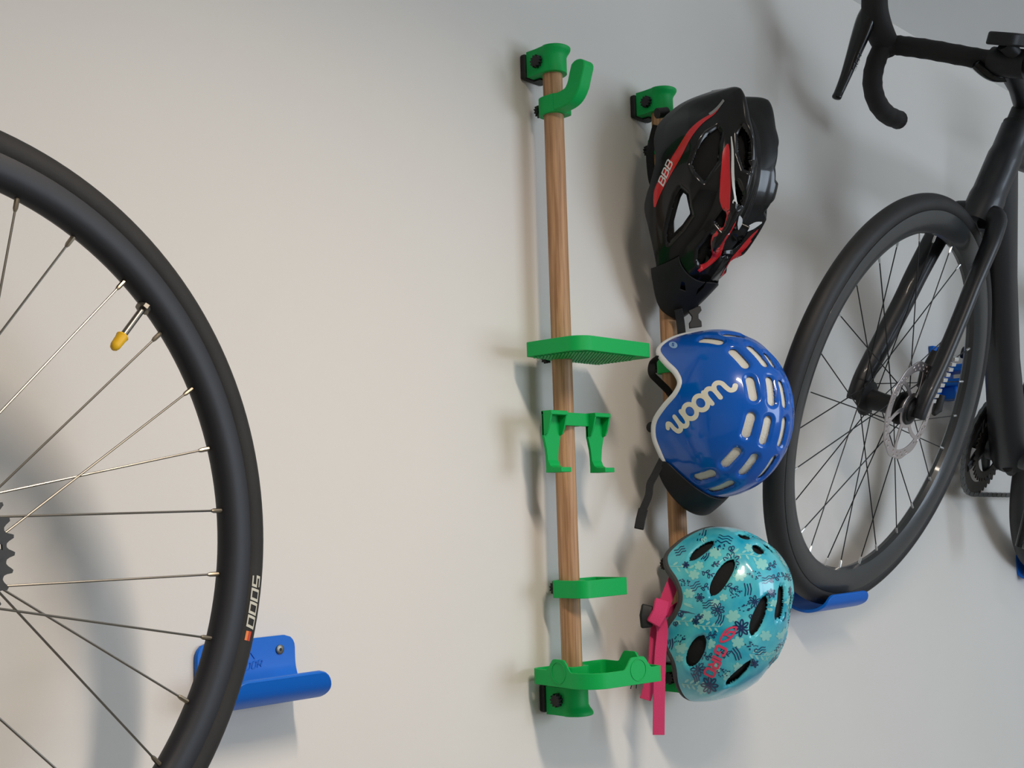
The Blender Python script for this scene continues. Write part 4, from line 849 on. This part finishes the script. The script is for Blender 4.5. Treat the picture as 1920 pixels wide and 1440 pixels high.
# ------------------------------------------------------------------ helmets: local x along the wall, -y crown, -z front
def polar_grid(H, N, Mr, s0=.01, s1=1.0, ph0=0.0, ph1=360.0, k=1.0, off=None):
    full = abs(ph1-ph0-360) < 1e-6
    ph = np.radians(np.linspace(ph0, ph1, N+1)); ph = ph[:-1] if full else ph
    PH, SS = np.meshgrid(ph, np.linspace(s0, s1, Mr+1))
    return surf(H, PH, SS)*k, PH, SS
def normals_of(V):
    du = np.roll(V, -1, 1)-np.roll(V, 1, 1); dv = np.empty_like(V); dv[1:-1] = V[2:]-V[:-2]; dv[0] = V[1]-V[0]; dv[-1] = V[-1]-V[-2]
    n = np.cross(du, dv); n /= np.maximum(np.linalg.norm(n, axis=-1, keepdims=True), 1e-12)
    c = V.mean((0, 1)); c[1] += .03
    s_ = np.sign((n*(V-c)).sum(-1, keepdims=True)); return n*np.where(s_ == 0, 1, s_)
def sd_capsule(V, A, B, r, leaf=False):
    A, B = np.array(A), np.array(B); d = B-A; L = d@d
    t = np.clip(((V-A)@d)/L, 0, 1); dist = np.linalg.norm(V-(A+t[..., None]*d), axis=-1)
    # slots lie on a curved skin: allow the sagitta
    rr = r*np.sqrt(np.maximum(.02, 1-np.abs(2*t-1)**2.2)) if leaf else r
    sag = .0
    return dist-rr-sag
def sd_poly(V, pts, depth=.035):
    P = np.array(pts); c = P.mean(0); _, _, vt = np.linalg.svd(P-c); n = vt[2]; u, v = vt[0], vt[1]
    if n@c < 0: n = -n
    q = V-c; x, y, z = q@u, q@v, q@n; Q = np.stack([(P-c)@u, (P-c)@v], -1)
    d = np.full(x.shape, 9.0); ins = np.zeros(x.shape, bool)
    for i in range(len(Q)):
        a, b = Q[i], Q[(i+1) % len(Q)]; e = b-a; wx, wy = x-a[0], y-a[1]; t = np.clip((wx*e[0]+wy*e[1])/(e@e), 0, 1)
        d = np.minimum(d, np.hypot(wx-t*e[0], wy-t*e[1]))
        cr = ((a[1] > y) != (b[1] > y)) & (x < (b[0]-a[0])*(y-a[1])/(b[1]-a[1]+1e-15)+a[0]); ins ^= cr
    d = np.where(ins, -d, d)
    return np.where(np.abs(z) > depth, 9.0, d)
def shell_faces(V, sd):
    m, n = sd.shape; v, f = holed_sheet(V, sd)
    if sd[0].min() > 0:
        v.append(tuple(V[0].mean(0))); c = len(v)-1
        for j in range(n): f.append((j, c, (j+1) % n))
    return v, f
def mk_shell(name, V, sd, m, parent, solid, **k):
    v, f = shell_faces(V, sd)
    me = bpy.data.meshes.new(name); me.from_pydata(v, [], f)
    b = bmesh.new(); b.from_mesh(me)
    loose = [q for q in b.verts if not q.link_faces]; bmesh.ops.delete(b, geom=loose, context='VERTS')
    bmesh.ops.recalc_face_normals(b, faces=b.faces)
    b.to_mesh(me); b.free(); me.update()
    # outward?
    c = sum((Vector(p.center) for p in me.polygons), Vector())/len(me.polygons)
    tot = sum((p.normal.dot(p.center-c-Vector((0, .05, 0))))*p.area for p in me.polygons)
    if tot < 0: me.flip_normals()
    o = link(name, me, m, parent, solid=solid, **k)
    return o, BVHTree.FromPolygons([q.co[:] for q in me.vertices], [tuple(p.vertices) for p in me.polygons])
def rim_tube(H, r, out=.0, back=.0, n=200, k=1.0):
    pts = []
    for q in range(n):
        p = surf(H, np.array(q*2*math.pi/n), np.array(1.0)); pts.append((p[0]*k, p[1]+back, p[2]*k))
    return MB().tube(pts, [r]*n, 10, up=(0, 1, 0), closed=True)
def decal_fn(bvh, fr, unit=1.0, off=.0006, N=None):
    P, U, V_, Nn = [Vector(q) for q in fr]
    U = U*.001*unit; V_ = V_*.001*unit
    def fn(u, v):
        o = P+U*u+V_*v+Nn*.03
        hit, nr, _, _ = bvh.ray_cast(o, -Nn, .07)
        if hit is None: return None
        if nr.dot(Nn) < 0: nr = -nr
        return tuple(hit+nr*off)
    return fn
def disc(mb, fn, cx, cy, rx, ry=None, rot=0.0, n=10):
    ry = ry or rx; pts = []
    for k in range(n):
        a = 2*math.pi*k/n; x, y = rx*math.cos(a), ry*math.sin(a); pts.append(fn(cx+x*math.cos(rot)-y*math.sin(rot), cy+x*math.sin(rot)+y*math.cos(rot)))
    c = fn(cx, cy)
    if c is None or None in pts: return
    mb.add(pts+[c], [(k, (k+1) % n, n) for k in range(n)])
def oval(cx, cy, rx, ry, rot=0.0, n=12):
    out = []
    for k in range(n+1):
        a = 2*math.pi*k/n; x, y = rx*math.cos(a), ry*math.sin(a); out.append((cx+x*math.cos(rot)-y*math.sin(rot), cy+x*math.sin(rot)+y*math.cos(rot)))
    out[-1] = out[0]; return out
def band(bvh, rows, m, name, parent, off=.0006, across=6, along=8):
    """painted band: rows of (edge, edge) skin points, laid onto the shell"""
    A = spline([r[0] for r in rows], along); B = spline([r[1] for r in rows], along); mb = MB(); G = []
    for a, b in zip(A, B):
        row = []
        for t in lin(0, 1, across):
            p = Vector(a)*(1-t)+Vector(b)*t; hit, nr, _, dd = bvh.find_nearest(p)
            if hit is None or dd > .02: row.append(None); continue
            if nr.dot(p+Vector((0, .05, 0))) < 0: nr = -nr
            row.append(tuple(hit+nr*off))
        G.append(row)
    for i in range(len(G)-1):
        for j in range(across-1):
            q = (G[i][j], G[i][j+1], G[i+1][j+1], G[i+1][j])
            if None in q: continue
            mb.add(q, [(0, 1, 2, 3)])
    return make(name, mb, m, parent, fix=False)
def wloc(H): return (H['ctr'][0], H['ctr'][1], H['ctr'][2]+Z0)
def rel(H, p): return (p[0]-H['ctr'][0], p[1]-H['ctr'][1], p[2]-H['ctr'][2])

# ---- blue child's helmet
hb_ = thing('bike_helmet', 'glossy blue childrens helmet with cream lettering and slotted vents', 'helmet', wloc(HB), group='helmets on the pole')
V, PH, SS = polar_grid(HB, 420, 170); nrm = normals_of(V)
sd = np.full(V.shape[:2], 9.0)
for (A, B) in BLUE_SLOTS:
    mid_row = abs(A[0]+B[0]) < .030
    if mid_row: A, B = (0, A[1], A[2]), (0, B[1], B[2])
    for mx in ((1,) if mid_row else (1, -1)):
        a = (A[0]*mx, A[1], A[2]); b = (B[0]*mx, B[1], B[2]); sd = np.minimum(sd, sd_capsule(V, a, b, .0068))
lip = np.clip(1-sd/.0055, 0, 1); V2 = V-nrm*(.0032*lip**1.6)[..., None]
shell, bvhB = mk_shell('shell', V2, sd, M['blueshell'], hb_, .0022)
Lg, _, _ = polar_grid(HB, 150, 50, k=.952); Lg[..., 1] += .0006
Lg = Lg; o, _ = mk_shell('foam_liner', Lg, np.ones(Lg.shape[:2]), M['whitefoam'], hb_, .014)
make('rim_trim', rim_tube(HB, (.0042, .0048), k=.982, back=.0012), M['whitetrim'], hb_)
lt = MB(); fn_ = decal_fn(bvhB, WOOM_FRAME, off=.0005); fn = lambda u, v: fn_(u*.93-6, v*1.02)
W_ = 30.0
def tf(pts, sx=1.0): return [((p[0])*sx, p[1]) for p in pts]
# lettering strokes, units = photo-zoom pixels around the middle of the word
w1 = [(-268, 18), (-250, 36), (-236, 22), (-233, -12), (-222, -40), (-196, -44), (-182, -22), (-178, 12), (-178, 40)]
w2 = [(-178, -5), (-170, -38), (-148, -50), (-126, -38), (-118, -8), (-118, 38)]
stroke(lt, spline(w1, 5), W_, fn); stroke(lt, spline(w2, 5), W_, fn)
for cx in (-66, 28): stroke(lt, oval(cx, 0, 44, 46, 0, 28), W_, fn)
m1 = [(84, -44), (84, 40)]; m2 = [(84, 8), (96, 34), (122, 42), (144, 26), (150, 0), (150, -42)]; m3 = [(150, 8), (164, 36), (190, 42), (212, 24), (218, -12), (226, -38), (248, -44), (268, -30)]
stroke(lt, m1, W_, fn, 10); stroke(lt, spline(m2, 5), W_, fn); stroke(lt, spline(m3, 5), W_, fn)
for (cx, cy) in ((-268, 18), (-178, 40), (-118, 38), (84, 40), (84, -44), (150, -42), (268, -30)): disc(lt, fn, cx, cy, W_/2, n=14)
make('lettering', lt, M['logo'], hb_, fix=False)['label'] = 'cream rounded lettering woom'
bd = MB(); fn = decal_fn(bvhB, BLUE_BADGE, off=.0005); disc(bd, fn, 0, 0, 28, 20, n=18)
make('size_badge', bd, mat('pale_blue_badge', S(150, 190, 230), .4), hb_, fix=False)
sb = MB(); fn = decal_fn(bvhB, BLUE_BADGE, off=.0009); stroke(sb, [(6, 8), (-6, 8), (-6, 0), (6, 0), (6, -8), (-6, -8)], 3.5, fn)
make('size_letter', sb, M['blueshell'], hb_, fix=False)
# peak round the brow
N_, K_ = 60, 16; G1 = []
for i in range(K_+1):
    row = []; s_ = i/K_
    for j in range(N_+1):
        ph = math.radians(124+112*j/N_); u = (j/N_-.5)*2; wv_ = max(0.0, 1-u*u)
        s0 = .985-.115*wv_**.6; sv = s0+(1.02-s0)*s_
        p = surf(HB, np.array(ph), np.array(sv)); d = np.array([p[0]/HB['a'], 0, p[2]/HB['cf']]); d /= np.linalg.norm(d)
        ex = .0025+.024*(s_**.9)*wv_**.42
        row.append(tuple(p+d*ex+np.array([0, .003*s_, 0])))
    G1.append(row)
make('peak', MB().grid(G1), M['matte'], hb_, solid=.003)
def strap_part(pts, H, w_, th, wd, m, parent, name='strap', n=6):
    return make(name, MB().strap(spline([rel(H, p) for p in pts], n), w_, th, wd), m, parent, bevel=.0004)
strap_part(STRAP_B, HB, .0105, .0022, (.55, -.75, .2), M['web'], hb_)
strap_part(STRAP_B2, HB, .0105, .0024, (.72, -.68, .1), M['web'], hb_)
make('strap_end', MB().strap([rel(HB, p) for p in (STRAP_B2[4], STRAP_B2[5], STRAP_B2[6])], .0135, .005, (.72, -.68, .1)), M['web'], hb_, bevel=.001)
make('adjuster_dial', MB().tube([rel(HB, (.2, -.050, .3685)), rel(HB, (.185, -.052, .3685))], .008, 14), M['black'], hb_)
make('fit_cradle', MB().strap(spline([rel(HB, p) for p in ((.172, -.085, .372), (.176, -.060, .3685), (.21, -.062, .385), (.245, -.070, .42))], 6), .009, .003, (0, 0, 1)), M['web'], hb_)

# ---- turquoise patterned helmet
ht_ = thing('bike_helmet', 'turquoise childrens helmet with flower print, leaf shaped vents and pink straps', 'helmet', wloc(HT), group='helmets on the pole')
V, PH, SS = polar_grid(HT, 420, 170); nrm = normals_of(V)
sd = np.full(V.shape[:2], 9.0)
for (A, B, r) in TEAL_SLOTS:
    for mx in (1, -1):
        sd = np.minimum(sd, sd_capsule(V, (A[0]*mx, A[1], A[2]), (B[0]*mx, B[1], B[2]), r, leaf=True))
# soft crease lines running back over the crown
cre = np.exp(-((np.abs(V[..., 0])-.045)/.007)**2)*np.clip((.95-SS)/.3, 0, 1)*.0022
V = V+nrm*cre[..., None]
lip = np.clip(1-sd/.005, 0, 1); V2 = V-nrm*(.0030*lip**1.6)[..., None]
shell, bvhT = mk_shell('shell', V2, sd, M['teal'], ht_, .003)
Lg, _, _ = polar_grid(HT, 150, 50, k=.93); mk_shell('foam_liner', Lg, np.ones(Lg.shape[:2]), M['foam'], ht_, .014)
make('rim_trim', rim_tube(HT, (.0060, .0060), k=.955, back=.0035), M['grey_foam'], ht_)
dark, bold, pale = MB(), MB(), MB(); rnd = random.Random(5)
flip_x = lambda p: (-p[0], p[1], p[2])
for kind, P, U, Vv, Nn, r in MOTIFS+[(k_[0],)+tuple(flip_x(q) for q in k_[1:5])+(k_[5],) for k_ in MOTIFS if k_[1][0] < -.015]:
    fn = decal_fn(bvhT, (P, U, Vv, Nn), off=.00055)
    fp = decal_fn(bvhT, (P, U, Vv, Nn), off=.00030)
    if kind in ('flower', 'bold'):
        n = 8 if kind == 'bold' else rnd.choice((6, 7, 8)); w_ = 8.0 if kind == 'bold' else 5.0
        for k in range(n):
            a = 2*math.pi*k/n+rnd.uniform(-.12, .12); c = r*.62
            stroke(dark, oval(c*math.cos(a), c*math.sin(a), r*.38, r*.17, a, 10), w_, fn)
        stroke(dark, oval(0, 0, r*.14, r*.14, 0, 8), w_, fn)
    elif kind == 'bee':
        stroke(dark, oval(-r*.35, 0, r*.42, r*.5, .4, 12), 5, fn); stroke(dark, oval(r*.35, r*.1, r*.42, r*.5, -.4, 12), 5, fn); stroke(dark, oval(0, -r*.5, r*.3, r*.3, 0, 10), 5, fn)
    elif kind == 'wave':
        for k in range(3):
            y = (k-1)*r*.46; stroke(dark, [(x*r*.25, y+math.sin(x*1.3)*r*.13+x*r*.05) for x in range(-4, 5)], 4.6, fn)
    elif kind == 'dash':
        for k in range(3):
            x = (k-1)*r*.42; L = r*(.75+.35*rnd.random()); stroke(dark, [(x-4, -L), (x+4, 0), (x-1, L)], 6.5, fn)
    elif kind == 'dots':
        for k in range(17):
            a = rnd.uniform(0, 6.28); q = r*math.sqrt(rnd.random()); disc(dark, fn, q*math.cos(a), q*math.sin(a)*.7, 5.2, 3.6, n=6)
    elif kind == 'twig':
        stroke(dark, [(-r, -r*.2), (-r*.3, 0), (r*.4, r*.05), (r, -r*.15)], 4.6, fn, 8)
        for k in range(4):
            x = -r*.6+k*r*.45; sg = 1 if k % 2 else -1; stroke(dark, oval(x, sg*r*.3, r*.30, r*.15, sg*.9, 9), 4.6, fn)
    elif kind == 'stem':
        stroke(pale, [(x, math.sin(x/50)*8) for x in range(-int(r), int(r), 10)], 4.5, fp)
        for k in range(8):
            x = -r+k*r*.27; sg = 1 if k % 2 else -1; disc(pale, fp, x+6, sg*16, 17, 7, sg*.8)
    elif kind == 'pale':
        for k in range(6):
            a = 2*math.pi*k/6+r; disc(pale, fp, r*.52*math.cos(a), r*.45*math.sin(a), r*.36, r*.27, a)
        disc(pale, fp, 0, 0, r*.3)
o = make('floral_print_dark', dark, M['navy'], ht_, fix=False, smooth=False); o['label'] = 'navy line drawn flowers and leaves'; o['kind'] = 'stuff'
o = make('floral_print_pale', pale, M['pale'], ht_, fix=False, smooth=False); o['label'] = 'pale mint flowers and fern leaves'; o['kind'] = 'stuff'
lg = MB(); fn = decal_fn(bvhT, GIRO_FRAME, off=.0009)
text(lg, 'GIRO', .22, lambda u, v: fn((u-1.42)*68, (v-.5)*62), adv=.90, step=.12)
make('lettering', lg, M['pinkprint'], ht_, fix=False)['label'] = 'coral block lettering GIRO'
lm_ = MB(); fn = decal_fn(bvhT, GIRO_MARK, off=.0009)
stroke(lm_, spline([(-60, 24), (-30, 30), (10, 22), (46, -2), (58, -26), (20, -30), (-20, -22), (-50, 2), (-60, 24)], 5), 12, fn)
stroke(lm_, spline([(-26, 22), (-20, 0), (0, -10), (14, -22)], 6), 13, fn); stroke(lm_, spline([(0, 24), (10, 8), (6, -8)], 6), 9, fn)
make('emblem', lm_, M['pinkprint'], ht_, fix=False)
strap_part(STRAP_T, HT, .0175, .0020, (.7, -.65, .25), M['pink'], ht_)
strap_part(STRAP_T2, HT, .0150, .0020, (.2, -.3, .9), M['pink'], ht_)
strap_part(STRAP_TA, HT, .0160, .0020, (.72, -.68, .05), M['pink'], ht_)
strap_part(STRAP_TB, HT, .0165, .0020, (.72, -.68, .05), M['pink'], ht_)
kp = rel(HT, (.140, -.083, .1045))
make('strap_knot', MB().strap([(kp[0]-.006, kp[1]+.004, kp[2]-.016), (kp[0], kp[1]-.004, kp[2]), (kp[0]+.010, kp[1]-.002, kp[2]+.016)], .021, .008, (.72, -.68, -.2)), M['pink'], ht_, bevel=.002)
bp_ = rel(HT, (.1335, -.070, .1005))
make('buckle', MB().strap([(bp_[0]-.002, bp_[1], bp_[2]-.017), (bp_[0]-.004, bp_[1], bp_[2]), (bp_[0]+.002, bp_[1], bp_[2]+.014)], .017, .008, (.72, -.68, 0)), M['black'], ht_, bevel=.0025)

# ---- black and red adult helmet
hk_ = thing('bike_helmet', 'glossy black adult helmet with red flashes, big vents and visor', 'helmet', wloc(HK), group='helmets on the pole')
V, PH, SS = polar_grid(HK, 440, 180); nrm = normals_of(V)
xa = np.abs(V[..., 0]); zz = V[..., 2]; fade = np.clip((.93-SS)/.2, 0, 1)*np.clip((zz+.16)/.08, 0, 1)
ridge = .0090*np.exp(-((xa-.035)/.0085)**2)-(.0130+.012*np.clip((zz-.02)/.1, 0, 1))*np.exp(-(xa/.018)**2)-.0050*np.exp(-((xa-.060)/.009)**2)+.0035*np.exp(-((xa-.078)/.007)**2)
V = V+nrm*(ridge*fade)[..., None]
# the two ridges run on past the back as pointed tails
tail = np.clip((zz-.085)/.07, 0, 1)**1.6*np.exp(-((xa-.036)/.013)**2)*np.clip((-V[..., 1]-.005)/.07, 0, 1)
V = V+np.stack([0*tail, -.046*tail, -.003*tail], -1)
sd = np.full(V.shape[:2], 9.0)
for h in BLACK_HOLES:
    for mx in (1, -1):
        sd = np.minimum(sd, sd_poly(V, [(p[0]*mx, p[1], p[2]) for p in h]))
lip = np.clip(1-sd/.0055, 0, 1); V2 = V-nrm*(.0045*lip**1.5)[..., None]
shell, bvhK = mk_shell('shell', V2, sd, M['gloss'], hk_, .012)
# inner foam ribs: a liner pierced in the same places
Lg, PH2, SS2 = polar_grid(HK, 260, 110, k=.90)
sl = np.full(Lg.shape[:2], 9.0)
for h in BLACK_HOLES[1:2]:
    for mx in (1, -1): sl = np.minimum(sl, sd_poly(Lg/.90, [(p[0]*mx, p[1], p[2]) for p in h])+.0015)
mk_shell('foam_liner', Lg, sl, M['foam'], hk_, .016)
for nm in ('RED1', 'RED2', 'RED3'):
    band(bvhK, globals()['BLACK_'+nm], M['red'], 'red_flash', hk_)
    band(bvhK, [((-a[0], a[1], a[2]), (-b[0], b[1], b[2])) for a, b in globals()['BLACK_'+nm]], M['red'], 'red_flash', hk_)
for nm in ('WHITE1', 'WHITE2'):
    band(bvhK, globals()['BLACK_'+nm], M['white'], 'white_flash', hk_, off=.0008)
    band(bvhK, [((-a[0], a[1], a[2]), (-b[0], b[1], b[2])) for a, b in globals()['BLACK_'+nm]], M['white'], 'white_flash', hk_, off=.0008)
band(bvhK, BLACK_SILVER, M['silver'], 'silver_tag', hk_, off=.0008)
bt = MB(); fn = decal_fn(bvhK, BBB_FRAME, off=.0011)
text(bt, 'BBB', .16, lambda u, v: fn((u-1.2)*58, (v-.5)*34), adv=.85, step=.15, slant=.25)
make('lettering', bt, M['white'], hk_, fix=False)['label'] = 'white BBB lettering on the red flash'
# visor: a separate skin over the brow
Vv, PHv, SSv = polar_grid(HK, 160, 60, s0=.66, s1=1.045, ph0=132, ph1=228)
nv = normals_of(Vv); nv[:, 0] = nv[:, 1]; nv[:, -1] = nv[:, -2]
cf_ = np.clip(1-((np.degrees(PHv)-180)/48)**2, 0, 1)
Vv = Vv+nv*(.0012+.0065*cf_**.6)[..., None]
s2 = np.full(Vv.shape[:2], 9.0)
for h in BLACK_VISOR_HOLES:
    for mx in (1, -1): s2 = np.minimum(s2, sd_poly(Vv, [(p[0]*mx, p[1], p[2]) for p in h]))
top = .80-.13*cf_**2+.0*SSv
s2 = np.minimum(s2, (SSv-top)*.15)
v_, f_ = holed_sheet(Vv, s2, wrap=False)
mb = MB().add(v_, f_); me = bpy.data.meshes.new('visor'); me.from_pydata(mb.v, [], mb.f)
b_ = bmesh.new(); b_.from_mesh(me); bmesh.ops.delete(b_, geom=[q for q in b_.verts if not q.link_faces], context='VERTS'); bmesh.ops.recalc_face_normals(b_, faces=b_.faces); b_.to_mesh(me); b_.free()
link('visor', me, M['matte'], hk_, solid=.0022)
strap_part(STRAP_K, HK, .012, .0025, (.5, -.8, .1), M['web'], hk_)
strap_part(STRAP_K2, HK, .0125, .0020, (.72, -.68, 0), M['web'], hk_)
bc = rel(HK, BUCKLE_POS); ub = Vector((.70, -.70, 0)); vb = Vector((.05, 0, 1)); nb = Vector((-.70, -.70, 0))
poly = [(-9, 14), (9, 17), (11, 10), (6, 4), (6, -2), (10.5, -7), (11, -15), (-8, -17), (-8.5, -9), (-4.5, -4), (-4, 1), (-9, 8)]
make('buckle', MB().prism([(p[0]*.001, p[1]*.001) for p in poly], lambda u, v, t: tuple(Vector(bc)+ub*u+vb*v+nb*t), -.003, .003), M['black'], hk_, bevel=.0008)
make('strap', MB().strap([tuple(Vector(bc)+Vector((0, .004, .045))), tuple(Vector(bc)+vb*.012)], .014, .002, tuple(ub)), M['web'], hk_)
make('fit_dial', MB().tube([rel(HK, (.205, -.072, .842)), rel(HK, (.222, -.078, .846))], .008, 16), M['black'], hk_)
